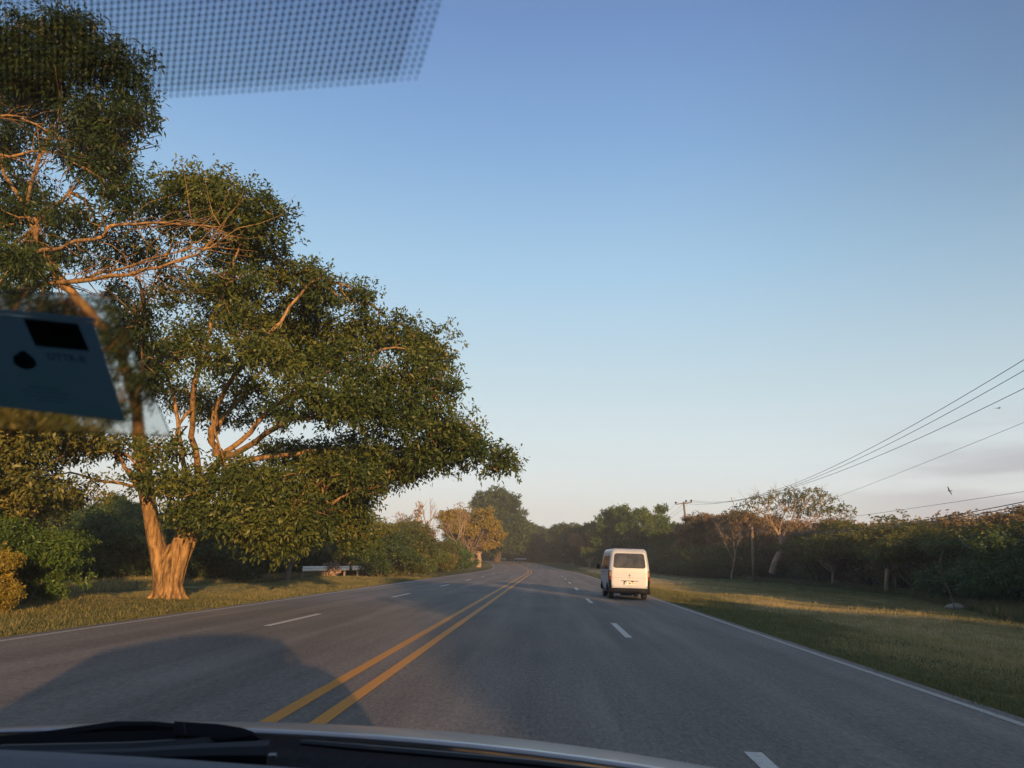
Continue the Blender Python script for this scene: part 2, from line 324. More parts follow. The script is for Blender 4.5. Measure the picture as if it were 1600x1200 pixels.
wear_ribbons('road_edge_line', [(4.63, 4.74, SMIN, SMAX), (-8.38, -8.26, SMIN, SMAX)], 'line_edge')
wear_ribbons('road_centre_line', [(-2.03, -1.88, SMIN, SMAX), (-2.46, -2.31, SMIN, SMAX)], 'line_yellow')
ds = []
for k in range(-6, 22):
    s = 16.1+13.15*k; ds.append((1.58, 1.72, s, s+3.7))
for k in range(-6, 22):
    s = 15.9+12.9*k; ds.append((-5.68, -5.54, s, s+3.7))
wear_ribbons('road_lane_dashes', ds, 'line_white')

# ------------------------------------------------------------------ foliage
def unit(v): return v/np.maximum(np.linalg.norm(v, axis=-1, keepdims=True), 1e-9)
def crown_mesh(name, clumps, dens, L=.17, Wd=.065, rng=RNG, twig=.5, per=14, shell=.5, droop=.35, up=.25, maxn=400000, floor=None, sub=0):
    """clumps: rows cx,cy,cz,rx,ry,rz[,weight[,tint]]; leaves hang in sprays spread through each clump"""
    C = []; D = []; T = []
    if sub:
        big = clumps; clumps = []
        for c in big:
            w0 = c[6] if len(c) > 6 else 1; t0 = c[7] if len(c) > 7 else rng.random()
            for k in range(sub):
                d = unit(rng.normal(size=3)); q = .28+.42*rng.random(); o = d*(.25+.78*rng.random())*np.array(c[3:6]); clumps.append((c[0]+o[0], c[1]+o[1], c[2]+o[2], c[3]*q, c[4]*q, c[5]*q*.85, w0*(.6+.8*rng.random()), float(np.clip(t0*.55+.45*rng.random()+.12*(rng.random()-.5), 0, 1))))
    for c in clumps:
        r = np.array(c[3:6]); wgt = c[6] if len(c) > 6 else 1; tb = c[7] if len(c) > 7 else rng.random()
        area = (r[0]*r[1]+r[0]*r[2]+r[1]*r[2])*4/3*math.pi
        n = int(area*dens*wgt/per)+1
        d = unit(rng.normal(size=(n, 3))); rad = (shell+(1-shell)*rng.random(n))**(.8)
        out = np.maximum(0, rng.normal(0, .10, n)); p = d*(rad+out)[:, None]*r+np.array(c[:3])
        td = unit(d*[1, 1, .6]+rng.normal(size=(n, 3))*.55+[0, 0, up])
        tt = rng.random(n)
        s = rng.random((n, per)); base = p[:, None, :]+td[:, None, :]*(s[..., None]*twig)+rng.normal(size=(n, per, 3))*twig*.16
        ld = unit(td[:, None, :]*.6+rng.normal(size=(n, per, 3))*.75-np.array([0, 0, droop]))
        C.append(base.reshape(-1, 3)); D.append(ld.reshape(-1, 3)); T.append((.55*tb+.27*np.repeat(tt, per)+.18*rng.random(n*per)))
    C = np.concatenate(C); D = np.concatenate(D); T = np.concatenate(T)
    if floor is not None:
        k = C[:, 2] > floor; C = C[k]; D = D[k]; T = T[k]
    if len(C) > maxn:
        k = rng.permutation(len(C))[:maxn]; C = C[k]; D = D[k]; T = T[k]
    return leaf_mesh(name, C, D, T, L, Wd, rng)
def leaf_mesh(name, C, D, T, L, Wd, rng):
    n = len(C); sd_ = unit(np.cross(D, rng.normal(size=(n, 3)))); nm = np.cross(D, sd_)
    l = L*(.42+1.15*rng.random(n)**1.3)[:, None]; w = Wd*(.7+.6*rng.random(n))[:, None]
    V = np.stack([C, C+D*l*.5+sd_*w*.5+nm*w*.22, C+D*l-np.array([0, 0, 1])*l*.12, C+D*l*.5-sd_*w*.5+nm*w*.22], 1).reshape(-1, 3)
    return npmesh(name, V, np.arange(4*n).reshape(-1, 4), 4, T)
def bend(a, b, n=6, wob=.08, sag=0.0, rng=RNG):
    a = np.array(a, float); b = np.array(b, float); L = np.linalg.norm(b-a); t = np.linspace(0, 1, n)[:, None]
    k1 = rng.normal(size=3)*wob*L; k2 = rng.normal(size=3)*wob*L*.6
    return a+(b-a)*t+k1*np.sin(t*math.pi)+k2*np.sin(t*2*math.pi)+np.array([0, 0, 1])*sag*L*np.sin(t*math.pi)
def grow(mb, p, d, L, r, depth, spread=.55, up=.12, split=3, rng=RNG, tips=None, nseg=4, sides=6):
    p = np.array(p, float); d = unit(np.array(d, float)); pts = [p]; q = p; dd = d
    for i in range(nseg):
        dd = unit(dd+rng.normal(size=3)*.16+np.array([0, 0, up])*.5); q = q+dd*L/nseg; pts.append(q)
    mb.tube(pts, list(np.linspace(r, r*.62, nseg+1)), max(3, sides-(depth < 2)*2), cap=False)
    if depth <= 0:
        if tips is not None: tips.append(q)
        return
    for k in range(split+(rng.random() < .35)):
        nd = unit(dd+rng.normal(size=3)*spread+np.array([0, 0, up])); st = pts[-1] if k < 2 else pts[int(rng.integers(2, nseg))]
        grow(mb, st, nd, L*(.62+.25*rng.random()), r*.60, depth-1, spread, up, split, rng, tips, nseg, sides)

GEN = {}
def proto(kind, seed):
    key = (kind, seed)
    if key in GEN: return GEN[key]
    g = np.random.default_rng(seed*97+len(kind)); mb = MB(); cl = []
    if kind == 'round':      # dense broad-leaved tree, 10 m tall
        H = 10.
        for k in range(26):
            a = g.random()*6.283; rr = math.sqrt(g.random())*3.3; z = 3.0+5.6*g.random()
            rr *= (1-.55*max(0, (z-5.5)/3.6)); s = 1.1+.7*g.random(); cl.append((math.cos(a)*rr, math.sin(a)*rr, z, s*1.15, s*1.15, s*.85))
        cl.append((0, 0, 9.2, 1.0, 1.0, .8)); L, W_, dn, tw = .26, .13, 62, .5
        base = 0.33; top = (0, 0, 3.2)
    elif kind == 'near':     # 7 m loose tree with fine leaves, close to the camera
        H = 7.
        for k in range(30):
            a = g.random()*6.283; z = 2.2+4.3*g.random(); rr = math.sqrt(g.random())*2.7; s = .7+.5*g.random(); cl.append((math.cos(a)*rr, math.sin(a)*rr, z, s*1.2, s*1.2, s*.7))
        L, W_, dn, tw = .14, .06, 120, .4; base = .18; top = (0, 0, 2.4)
    elif kind == 'tall':      # 18 m dense dark
        H = 18.
        for k in range(44):
            a = g.random()*6.283; z = 3+13.5*g.random(); rr = math.sqrt(g.random())*(6.2*(1-((z-7)/12.5)**2)); s = 1.6+1.0*g.random(); cl.append((math.cos(a)*rr, math.sin(a)*rr, z, s*1.2, s*1.2, s*.8))
        cl.append((0, 0, 17, 1.6, 1.6, 1.0)); L, W_, dn, tw = .42, .22, 26, .8; base = .6; top = (0, 0, 6)
    elif kind == 'shrub':    # 5 m thicket shrub, leafy to the ground
        H = 5.
        for k in range(24):
            a = g.random()*6.283; z = .4+3.6*g.random(); rr = math.sqrt(g.random())*2.7*(1-.4*max(0, (z-2.4)/2.2)); s = .75+.5*g.random(); cl.append((math.cos(a)*rr, math.sin(a)*rr, z, s*1.15, s*1.15, s*.8))
        L, W_, dn, tw = .19, .085, 85, .42; base = .10; top = (0, 0, .8)
    elif kind == 'parasol':  # flat spreading canopy on bare leaning stems, 5 m
        H = 5.
        for k in range(30):
            a = g.random()*6.283; rr = math.sqrt(g.random())*3.6; z = 3.9-.05*rr*rr+g.normal()*.35; s = .7+.45*g.random(); cl.append((math.cos(a)*rr, math.sin(a)*rr, z, s*1.3, s*1.3, s*.6))
        L, W_, dn, tw = .17, .07, 90, .4; base = .11; top = (0, 0, 1.4)
    elif kind == 'sparse':   # open crown showing its limbs, 9 m
        H = 9.
        for k in range(30):
            a = g.random()*6.283; rr = (.35+.65*math.sqrt(g.random()))*3.9; z = 5+3.4*g.random()-.05*rr*rr; s = .5+.5*g.random(); cl.append((math.cos(a)*rr, math.sin(a)*rr, z, s*1.3, s*1.3, s*.55))
        L, W_, dn, tw = .26, .14, 85, .5; base = .2; top = (0, 0, 2.6)
    if kind in ('shrub', 'parasol'):
        for k in range(8):
            a = g.random()*6.283; c = cl[int(g.integers(len(cl)))]; s0 = (math.cos(a)*.5, math.sin(a)*.5, -.1)
            pts = bend(s0, (c[0]*.85, c[1]*.85, c[2]), 6, .08, rng=g); mb.tube(pts, list(np.linspace(base*(.6+.6*g.random()), .025, 6)), 6, cap=False)
    else:
        tr = bend((0, 0, -.2), top, 6, .04, rng=g); mb.tube(tr, list(np.linspace(base*1.35, base*.85, 6)), 10, cap=False, flute=.06)
        for c in cl[::1 if kind == 'sparse' else 2]:
            st = np.array(tr[int(g.integers(3, 6))]); mid = st+(np.array(c[:3])-st)*.55+np.array([0, 0, -.06*H*g.random()]); e = np.array(c[:3])
            pts = np.concatenate([bend(st, mid, 4, .06, rng=g), bend(mid, e, 4, .08, rng=g)[1:]]); mb.tube(pts, list(np.linspace(base*.42, .03, len(pts))), 6, cap=False)
            if kind == 'sparse':
                for q in range(5):
                    s2 = pts[int(g.integers(2, 6))]; mb.tube(bend(s2, s2+unit(g.normal(size=3)+[0, 0, .6])*1.3, 4, .12, rng=g), [.035, .025, .018, .01], 4, cap=False)
    wood = mb.mesh('limbs_'+kind, True); leaf = crown_mesh('foliage_'+kind, cl, dn, L, W_, g, twig=tw, shell=.3, floor=.05, sub=5)
    GEN[key] = (wood, leaf, H); return GEN[key]
def copy_mat(me, mat):
    return me
def plant(kind, seed, x, y, h, name, label, cat, leafm='leaf_dark', barkm='bark_dark', group=None, rz=None, wid=1.0, z=None):
    wood, leaf, H = proto(kind, seed); s = h/H
    if rz is None: rz = random.random()*6.28
    z = float(ground(x, y)) if z is None else z
    r = empty(name, (x, y, z), rz, label=label, cat=cat, group=group); r.scale = (s*wid, s*wid, s)
    t = bpy.data.objects.new('trunk' if kind not in ('shrub', 'parasol') else 'stems', wood); c = bpy.data.objects.new('crown' if kind != 'shrub' else 'foliage', leaf)
    for me in (wood, leaf):
        if not me.materials: me.materials.append(None)
    for o, mt in ((t, barkm), (c, leafm)):
        COL.objects.link(o); o.parent = r; o.material_slots[0].link = 'OBJECT'; o.material_slots[0].material = M[mt]
    return r
def base_at(u, v, z=0.0):
    d = ray(u, v); t = (z-CAMH)/d[2]; return d[0]*t, d[1]*t
def place_u(u, Y): # world x for a pixel column at distance Y on the ground
    x = at(u, 880, Y)[0]; return float(x)
def top_h(u, v, Y): return float(at(u, v, Y)[2]-zr(Y))

# ---- the big fig by the road (left)
def hero():
    g = np.random.default_rng(5)
    bx, by = base_at(262, 935); root = empty('fig_tree', (bx, by, float(ground(bx, by))), label='huge spreading tree with a pale fluted trunk in the sun, leaning over the left lane', cat='tree')
    Y0 = by
    P = lambda u, v, dy=0.0: at(u, v, Y0+dy)
    mb = MB()
    # fluted trunk: fused stems rising from one flared foot
    foot = np.array([bx, by, 0.0])
    def stem(uv, rr, n=12, flute=.05, ph=0):
        pts = [P(*q) for q in uv]; mb.tube(pts, [q*.66 for q in rr], n, cap=False, flute=flute, ph=ph)
    def st2(uv, rr, *a): stem(uv, [q/.66 for q in rr], *a)
    st2([(261, 944, 0), (261, 925, 0), (262, 905, 0), (266, 885, .0), (270, 868, .05), (273, 852, .15)], [.42, .35, .34, .36, .34, .18], 24, .06)
    st2([(254, 944, -.1), (253, 920, -.12), (250, 890, -.15), (245, 860, -.2), (239, 830, -.4), (233, 800, -.5), (222, 765, -.5), (200, 735, 0)], [.26, .23, .22, .21, .20, .17, .13, .09], 14, .06)
    st2([(269, 944, 0), (270, 920, -.05), (276, 890, -.05), (285, 860, 0), (296, 825, .3), (304, 798, .5), (318, 760, .8), (345, 715, 1)], [.26, .22, .22, .21, .18, .15, .13, .11], 14, .06, 1)
    st2([(262, 930, -.28), (263, 900, -.28), (269, 872, -.22), (279, 845, -.1), (289, 815, .0), (296, 790, .3), (290, 740, .6)], [.16, .18, .20, .18, .14, .11, .09], 12, .06, 2)
    st2([(274, 944, .2), (277, 915, .2), (287, 880, .3), (301, 845, .5), (311, 805, .9), (330, 770, 1.3), (360, 735, 1.8)], [.18, .16, .14, .13, .12, .11, .09], 12, .05, 3)
    for a in range(9):   # root flares
        an = a/9*6.283+.3; d = np.array([math.cos(an), math.sin(an), 0]); mb.tube([foot+d*.12+[0, 0, .8], foot+d*.28+[0, 0, .32], foot+d*.46+[0, 0, .06], foot+d*.68+[0, 0, -.12]], [.16, .13, .09, .04], 8, cap=False)
    # main limbs
    limbs = [([(345, 715, 1), (330, 690, .5), (335, 640, 0), (372, 580, -1), (420, 520, -1.5), (470, 460, -1), (500, 430, -.5)], .22),
             ([(318, 760, .8), (305, 700, 0), (300, 640, -1), (310, 570, -2), (330, 500, -2), (360, 420, -2), (390, 350, -2)], .20),
             ([(345, 715, 1), (375, 690, 1.5), (420, 640, 1), (480, 600, .5), (540, 570, 0), (600, 545, 0), (650, 540, 1)], .18),
             ([(345, 715, 1), (400, 690, 0), (450, 655, -1.5), (500, 650, -2), (560, 650, -1.5), (640, 640, -1), (690, 640, 0)], .19),
             ([(360, 735, 1.8), (410, 715, 1.5), (480, 705, 1), (560, 700, 1), (640, 700, 1), (720, 705, 1), (780, 722, 1.5)], .17),
             ([(222, 765, -.5), (205, 740, -1), (180, 710, -1.5), (150, 690, -2), (90, 670, -2), (40, 680, -2)], .13),
             ([(222, 765, -.5), (190, 755, -1), (150, 750, -1.2), (110, 738, -1), (60, 742, -1)], .11),
             ([(290, 740, .6), (280, 680, 1.5), (270, 610, 2), (240, 540, 2.5), (225, 480, 2), (250, 420, 1)], .15),
             ([(330, 690, .5), (360, 640, 2), (400, 590, 3), (450, 530, 3.5), (520, 500, 3), (570, 470, 3)], .15),
             ([(312, 805, .9), (350, 790, 0), (400, 780, -1), (460, 780, -1), (520, 790, 0)], .10)]
    for pts, r in limbs:
        q = [P(*p) for p in pts]
        sm = []   # smooth
        for i in range(len(q)-1):
            for k in range(3): sm.append(q[i]+(q[i+1]-q[i])*(k/3)+(g.normal(size=3)*.05 if k else 0))
        sm.append(q[-1]); mb.tube(sm, list(np.linspace(r*.56, r*.12, len(sm))), 9, cap=False)
    limbpts = np.concatenate([np.array([P(*p) for p in pts[2:]]) for pts, r in limbs])
    cl = [(290, 305, -2, 55, 42), (350, 315, -2.5, 60, 40), (420, 335, -2.5, 52, 32), (255, 345, -1, 55, 45), (345, 375, -1, 60, 35, .8), (410, 400, -1, 55, 38), (450, 430, 0, 52, 40), (505, 458, 0, 48, 36), (555, 462, 1, 40, 26),
          (390, 455, 1, 60, 35), (440, 500, 2, 70, 38), (515, 515, 2, 62, 38), (590, 515, 2, 55, 34), (640, 525, 2, 45, 32), (676, 555, 1.5, 36, 36),
          (330, 500, 3, 60, 38, .8), (400, 540, -3, 60, 26, .8), (480, 565, 3, 70, 34), (560, 580, -1, 70, 36), (630, 590, -1, 60, 40), (678, 612, 0, 38, 32),
          (270, 560, 3, 45, 45, .7), (300, 620, 4, 50, 40, .7), (470, 610, -3, 50, 26, .8), (520, 640, -2.5, 70, 36), (600, 655, -1, 75, 38), (670, 665, -1, 55, 34), (715, 672, 0, 38, 26), (745, 702, 0, 40, 26), (780, 723, 1, 26, 18),
          (440, 650, 2.5, 45, 25, .6), (690, 710, 1, 70, 28), (620, 722, 0, 70, 26), (550, 715, 2, 70, 32), (480, 710, 3, 60, 30), (500, 745, 0, 55, 28), (560, 752, -1, 45, 20), (640, 740, 1, 40, 14), (600, 742, 2, 30, 14),
          (265, 712, -2.2, 45, 22, .6), (352, 735, 1.0, 60, 26, .6), (230, 742, -1.8, 45, 32, .7), (290, 765, -2.2, 50, 26, .8), (370, 768, -1.5, 58, 28, .8), (430, 745, -1.5, 55, 26, .75), (400, 800, -1.6, 65, 32), (460, 790, -1, 60, 36), (345, 810, -1.8, 40, 22), (510, 785, .5, 50, 34),
          (370, 830, -1.2, 45, 20, .8), (430, 835, -.8, 40, 20, .7), (545, 775, 2, 35, 30), (300, 800, -1.8, 28, 16), (400, 815, -1.5, 60, 28), (470, 820, 0, 55, 28), (520, 745, 1.5, 60, 30), (490, 832, .5, 38, 20, .8), (540, 805, 2, 40, 30), (552, 842, 2.5, 28, 22), (430, 856, -.3, 34, 14, .8), (565, 775, 2.5, 26, 26), (120, 700, -2, 60, 24, .7), (60, 690, -2.5, 60, 26, .8), (190, 700, -1, 45, 20, .6), (20, 730, -3, 40, 35), (335, 560, -2.5, 42, 30, .7), (375, 500, -3, 40, 26, .7), (395, 610, 2.5, 50, 30, .7), (350, 650, 3, 40, 24, .6), (300, 540, -2, 36, 30, .6), (365, 440, -3, 40, 24, .7), (420, 560, -3, 40, 22, .7), (230, 610, 2, 40, 50, .6), (200, 480, 3, 50, 50, .6), (260, 440, 2, 45, 40, .6)]
    out = []
    for c in cl:
        p = P(c[0], c[1], c[2]); k = (Y0+c[2])/FPX*1.06; out.append((*p, c[3]*k, max(.9, c[3]*k*.95), c[4]*k, (c[5] if len(c) > 5 else 1)*.95, .25+.6*g.random()))
        d = limbpts[np.argmin(np.linalg.norm(limbpts-p, axis=1))]
        mb.tube(bend(d, p, 6, .09, rng=g), [.065, .055, .045, .035, .025, .015], 6, cap=False)
        for q in range(7):
            e = p+unit(g.normal(size=3))*np.array([c[3]*k, 1, c[4]*k])*.95; s_ = d+(p-d)*(.5+.5*g.random())
            mb.tube(bend(s_, e, 5, .12, rng=g), [.03, .024, .018, .012, .006], 4, cap=False)
    o = mb.build('trunk', M['bark_fig'], None, smooth=True)
    cr_ = link('crown', crown_mesh('fig_foliage', out, 140, .145, .062, g, twig=.40, per=12, shell=.2, maxn=760000, sub=8), M['leaf_fig'])
    for q in (o, cr_):
        q.parent = root; q.matrix_parent_inverse = Matrix.Translation(-root.location)
    return root
hero()

# ---- a taller tree behind and to the left; its crown fills the top left corner
def tall_left():
    g = np.random.default_rng(8); Y0 = 22.0; P = lambda u, v, dy=0.0: at(u, v, Y0+dy)
    by = 29.5; bx = float(at(259, 880, by)[0]); root = empty('tall_tree', (bx, by, float(ground(bx, by))), label='tall tree whose feathery dark crown fills the top left corner of the view', cat='tree')
    mb = MB(); A = lambda u, v, Y: at(u, v, Y)
    f = np.array([bx, by, -.2]); tr = [f, A(252, 860, 29.4), A(240, 815, 29), A(228, 755, 28.3), A(218, 690, 27.5), A(212, 620, 26), A(190, 560, 25), A(150, 500, 24), A(90, 430, 23), A(40, 330, 22.5)]
    mb.tube(tr, [.24, .22, .22, .24, .22, .2, .18, .15, .12, .08], 12, cap=False, flute=.04)
    limbs = [([(190, 560, 3), (215, 500, 1), (222, 460, 0), (210, 430, -1)], .14),
             ([(40, 446, -1), (120, 440, -2), (200, 430, -2.6), (270, 410, -3), (320, 388, -3), (345, 375, -3)], .12),
             ([(30, 450, 0), (90, 442, -1.4), (160, 425, -2.2), (230, 405, -2.8), (300, 385, -3)], .10),
             ([(20, 400, 1), (70, 390, -.5), (110, 380, -1.4), (160, 370, -2), (172, 352, -2), (230, 348, -2.2), (300, 352, -2.3), (345, 354, -2)], .12),
             ([(20, 400, 1), (60, 350, 0), (110, 300, -.5), (150, 260, -1)], .10),
             ([(-60, 260, 0), (0, 242, -1), (50, 236, -1), (90, 240, -1.4), (130, 262, -1.5)], .10),
             ([(-60, 200, 0), (0, 182, -1), (40, 188, -1), (85, 205, -1.3), (110, 220, -1.3)], .08),
             ([(40, 330, .5), (60, 250, 0), (90, 170, -.5), (130, 100, -1)], .10),
             ([(40, 330, .5), (0, 250, 1), (-30, 160, .5), (-20, 80, 0)], .11)]
    lp = []
    for pts, r in limbs:
        q = [P(*p) for p in pts]; lp += q[1:]; sm = []
        for i in range(len(q)-1):
            for k in range(3): sm.append(q[i]+(q[i+1]-q[i])*(k/3)+(g.normal(size=3)*.05 if k else 0))
        sm.append(q[-1]); mb.tube(sm, list(np.linspace(r*.6, r*.16, len(sm))), 8, cap=False)
        for k in range(2, len(sm)):    # bare twigs sweeping off the limbs
            for j in range(2):
                dd = unit(sm[min(k+1, len(sm)-1)]-sm[k-1]+g.normal(size=3)*.38); mb.tube(bend(sm[k], sm[k]+dd*(1.0+1.6*g.random()), 5, .08, rng=g), [.018, .014, .010, .007, .004], 4, cap=False)
    lp = np.array(lp)
    cl = [(60, 60, -1, 60, 38), (130, 70, -1, 58, 40), (10, 90, 0, 60, 45), (-50, 70, 0, 60, 60), (180, 110, -1.5, 50, 38), (90, 130, -1, 75, 45), (215, 160, -1.5, 32, 38), (30, 160, 0, 60, 40), (150, 175, -1.5, 50, 45), (100, 40, 0, 40, 30),
          (225, 200, -1.5, 18, 18, .7), (130, 250, -1, 50, 36), (170, 255, -1.2, 42, 42), (185, 300, -1.2, 32, 40), (15, 225, 1, 45, 22, .7), (30, 290, 1.5, 40, 38, .8), (60, 340, 1, 50, 24, .6), (5, 350, .5, 40, 40, .8), (120, 340, 0, 45, 24, .6), (-40, 180, 1, 60, 80), (-60, 330, 1, 60, 70),
          (10, 405, -2.5, 45, 22, 1, .95), (60, 400, 1, 50, 26, .6), (140, 400, 1.5, 60, 28, .45), (210, 385, 1.5, 60, 30, .5), (80, 215, 0, 45, 22, .5), (160, 210, -1, 40, 30), (30, 470, 2, 60, 30), (110, 505, 2.5, 55, 32), (40, 550, 3, 60, 45), (130, 585, 3, 55, 40), (190, 545, 2, 35, 45), (60, 620, 3, 70, 32), (160, 640, 3.5, 40, 26), (230, 590, 2, 30, 40, .8), (-40, 500, 2, 50, 60), (225, 510, 1, 30, 40, .8)]
    out = []
    for c in cl:
        p = P(c[0], c[1], c[2]); k = (Y0+c[2])/FPX*1.08; out.append((*p, c[3]*k, max(1, c[3]*k*.9), c[4]*k, (c[5] if len(c) > 5 else 1)*.9, c[6] if len(c) > 6 else .05+.45*g.random()))
        d = lp[np.argmin(np.linalg.norm(lp-p, axis=1))]; mb.tube(bend(d, p, 6, .09, rng=g), [.06, .05, .04, .03, .02, .012], 6, cap=False)
        for q in range(6):
            e = p+unit(g.normal(size=3))*np.array([c[3]*k, 1, c[4]*k])*.95; mb.tube(bend(d+(p-d)*(.4+.6*g.random()), e, 5, .1, rng=g), [.03, .024, .018, .012, .006], 4, cap=False)
    o = mb.build('trunk', M['bark_fig'], None, smooth=True)
    c2 = link('crown', crown_mesh('tall_foliage', out, 150, .18, .055, g, twig=.5, per=12, shell=.2, droop=.7, up=.1, maxn=520000, sub=8), M['leaf_fig'])
    for q in (o, c2):
        q.parent = root; q.matrix_parent_inverse = Matrix.Translation(-root.location)
tall_left()

# ---- left side planting
def T(kind, seed, u, Y, vtop, name, label, cat, x=None, **k):
    X = place_u(u, Y) if x is None else x
    return plant(kind, seed, X, Y, top_h(u, vtop, Y)-float(ground(X, Y))*0, name, label, cat, **k)
G1 = 'understorey behind the big roadside tree'
lab1 = 'dark bush in the deep shade behind the trunk of the big roadside tree'
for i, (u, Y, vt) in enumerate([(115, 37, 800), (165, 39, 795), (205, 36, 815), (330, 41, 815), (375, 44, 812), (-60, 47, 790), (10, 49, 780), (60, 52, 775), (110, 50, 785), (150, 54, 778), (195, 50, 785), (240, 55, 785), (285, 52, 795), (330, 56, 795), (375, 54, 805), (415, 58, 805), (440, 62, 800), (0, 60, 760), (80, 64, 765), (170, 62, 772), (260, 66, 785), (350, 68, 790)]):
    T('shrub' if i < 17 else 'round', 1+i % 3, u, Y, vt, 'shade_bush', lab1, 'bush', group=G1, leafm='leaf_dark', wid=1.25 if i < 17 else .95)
G1b = 'woodland far behind the big roadside tree'
for i, (u, Y, vt) in enumerate([(-60, 55, 740), (60, 62, 765), (180, 66, 780), (300, 70, 790), (400, 76, 795), (470, 80, 800)]):
    T('round', 1+i % 3, u, Y, vt, 'woodland_tree', 'dark woodland tree glimpsed through the branches of the big roadside tree', 'tree', group=G1b, wid=1.2)
plant('shrub', 2, -12.9, 18.7, 2.15, 'sunlit_bush', 'yellow-green bush catching the sun at the far left edge of the grass', 'bush', leafm='leaf_green', wid=1.0)
plant('shrub', 3, -12.2, 16.6, 1.5, 'sunlit_bush', 'low yellowing bush at the left edge, in front of the yellow-green one', 'bush', leafm='leaf_yellow', wid=.9)
plant('near', 2, -15.0, 19.5, 6.6, 'roadside_tree', 'olive-leaved tree at the left edge whose low boughs hang below the paper on the windscreen', 'tree', leafm='leaf_olive', barkm='bark_grey', wid=1.0)
T('round', 3, 520, 50, 775, 'roadside_tree', 'yellow-green tree hanging its leaves over the steel guardrail', 'tree', x=-16.6, leafm='leaf_olive', barkm='bark_grey', wid=.95)
def leaning():
    x, y = -15.1, 45.3; r = empty('leaning_tree', (x, y, float(ground(x, y))), label='slender bare-trunked tree leaning right beside the near end of the guardrail', cat='tree'); mb = MB(); g = np.random.default_rng(2)
    mb.tube([(0, 0, -.1), (.12, 0, .6), (.32, 0, 1.3), (.45, 0, 1.9), (.5, 0, 2.4)], [.22, .15, .13, .12, .10], 9, cap=False)
    cl = []
    for e in ((1.8, .3, 3.6), (-.9, .2, 4.2), (.6, .5, 5.0), (2.6, -.3, 4.4), (-.2, -.6, 3.6)):
        mb.tube(bend((.48, 0, 2.2), e, 6, .07, rng=g), [.08, .07, .055, .045, .03, .02], 6, cap=False); cl.append((*e, .9, .9, .55))
    mb.build('trunk', M['bark_grey'], r, smooth=True); link('crown', crown_mesh('lean_leaf', cl, 80, .17, .075, g), M['leaf_fig'], r)
leaning()
G2 = 'thicket along the left verge'
for i, (u, Y, vt, lm) in enumerate([(590, 62, 822, 'leaf_dark'), (560, 66, 800, 'leaf_olive'), (612, 72, 812, 'leaf_olive'), (640, 82, 838, 'leaf_green'), (640, 95, 815, 'leaf_brown'), (672, 92, 838, 'leaf_olive'), (690, 104, 842, 'leaf_green'), (712, 118, 850, 'leaf_green'), (600, 90, 805, 'leaf_olive'), (535, 75, 800, 'leaf_dark')]):
    x = place_u(u, Y)
    T('shrub', 1+i % 3, u, Y, vt, 'verge_bush', {'leaf_dark': 'dark dense bush just beyond the guardrail in the left thicket', 'leaf_olive': 'olive dense bush in the left thicket past the guardrail', 'leaf_green': 'green rounded bush in the left thicket before the yellow tree', 'leaf_brown': 'brownish dry bush at the back of the left thicket'}[lm], 'bush', group=G2+' ('+lm[5:]+')', leafm=lm, wid=1.35)
T('shrub', 1, 655, 84, 868, 'straw_bush', 'low straw-coloured bush at the foot of the left thicket', 'bush', leafm='leaf_dry', wid=1.6)
T('sparse', 4, 737, 149, 786, 'yellow_tree', 'broad tree with golden yellow leaves over a pale lit trunk, left of the road', 'tree', leafm='leaf_yellow', barkm='bark_grey', wid=1.1)
T('round', 3, 748, 153, 797, 'yellow_tree', 'dense yellow-olive tree tucked behind the golden tree', 'tree', leafm='leaf_yellow', barkm='bark_pale', wid=1.05)
def bare(u, Y, vt, label, d0, bark, seed, name='bare_tree', depth=4, r0=.22, lean=(0, 0, 1), spread=.5, leaf=None, ln=None, dens=20):
    g = np.random.default_rng(seed); x = place_u(u, Y); z = float(ground(x, Y)); r = empty(name, (x, Y, z), label=label, cat='tree'); mb = MB(); tips = []
    grow(mb, (0, 0, -.1), lean, d0, r0, depth, spread, .14, 3, g, tips)
    mx_ = max(t[2] for t in tips); hh = top_h(u, vt, Y)-.0; s = hh/mx_; r.scale = (s, s, s)
    mb.build('trunk', M[bark], r, smooth=True)
    if leaf:
        cl = [(*t, .45, .45, .25) for t in tips if g.random() < ln]; link('crown', crown_mesh('sparse_leaf', cl, dens, .2, .1, g, twig=.35, per=8), M[leaf], r)
    return r
bare(668, 108, 779, 'leafless pale tree standing in the left thicket before the yellow tree', 3.4, 'bark_pale', 3, depth=4, r0=.16, lean=(-.15, 0, 1))
bare(705, 125, 782, 'leafless tree half hidden behind the yellow tree on its left', 3.4, 'bark_pale', 6, depth=4, r0=.18, lean=(-.2, 0, 1), leaf='leaf_rust', ln=.35)
bare(620, 110, 800, 'thin orange-brown bare crown poking above the left thicket', 3.0, 'bark_pale', 12, depth=4, r0=.12, leaf='leaf_rust', ln=.5)
def snag():
    x = place_u(650, 100); y = 100; h = top_h(650, 784, y); r = empty('tree_snag', (x, y, 0), label='upright dead trunk wrapped in dry creeper above the left thicket', cat='dead tree')
    mb = MB(); mb.tube([(0, 0, -.1), (.1, 0, h*.4), (-.05, 0, h*.75), (.05, 0, h)], [.22, .2, .16, .08], 8); mb.build('trunk', M['bark_pale'], r, smooth=True)
    g = np.random.default_rng(4); link('creeper', crown_mesh('creep', [(0, 0, h*k, .42, .42, .7) for k in (.45, .55, .65, .75, .85, .92)], 45, .2, .1, g, twig=.25), M['leaf_rust'], r)
snag()
T('tall', 1, 782, 222, 765, 'dark_tree', 'tall dark round-topped tree behind the yellow tree, left of the road bend', 'tree', x=place_u(776, 222), wid=1.22)
T('round', 1, 735, 200, 800, 'dark_tree', 'dark tree standing between the yellow tree and the tall dark one', 'tree', wid=1.5)
G3 = 'woodland closing the view beyond the bend'
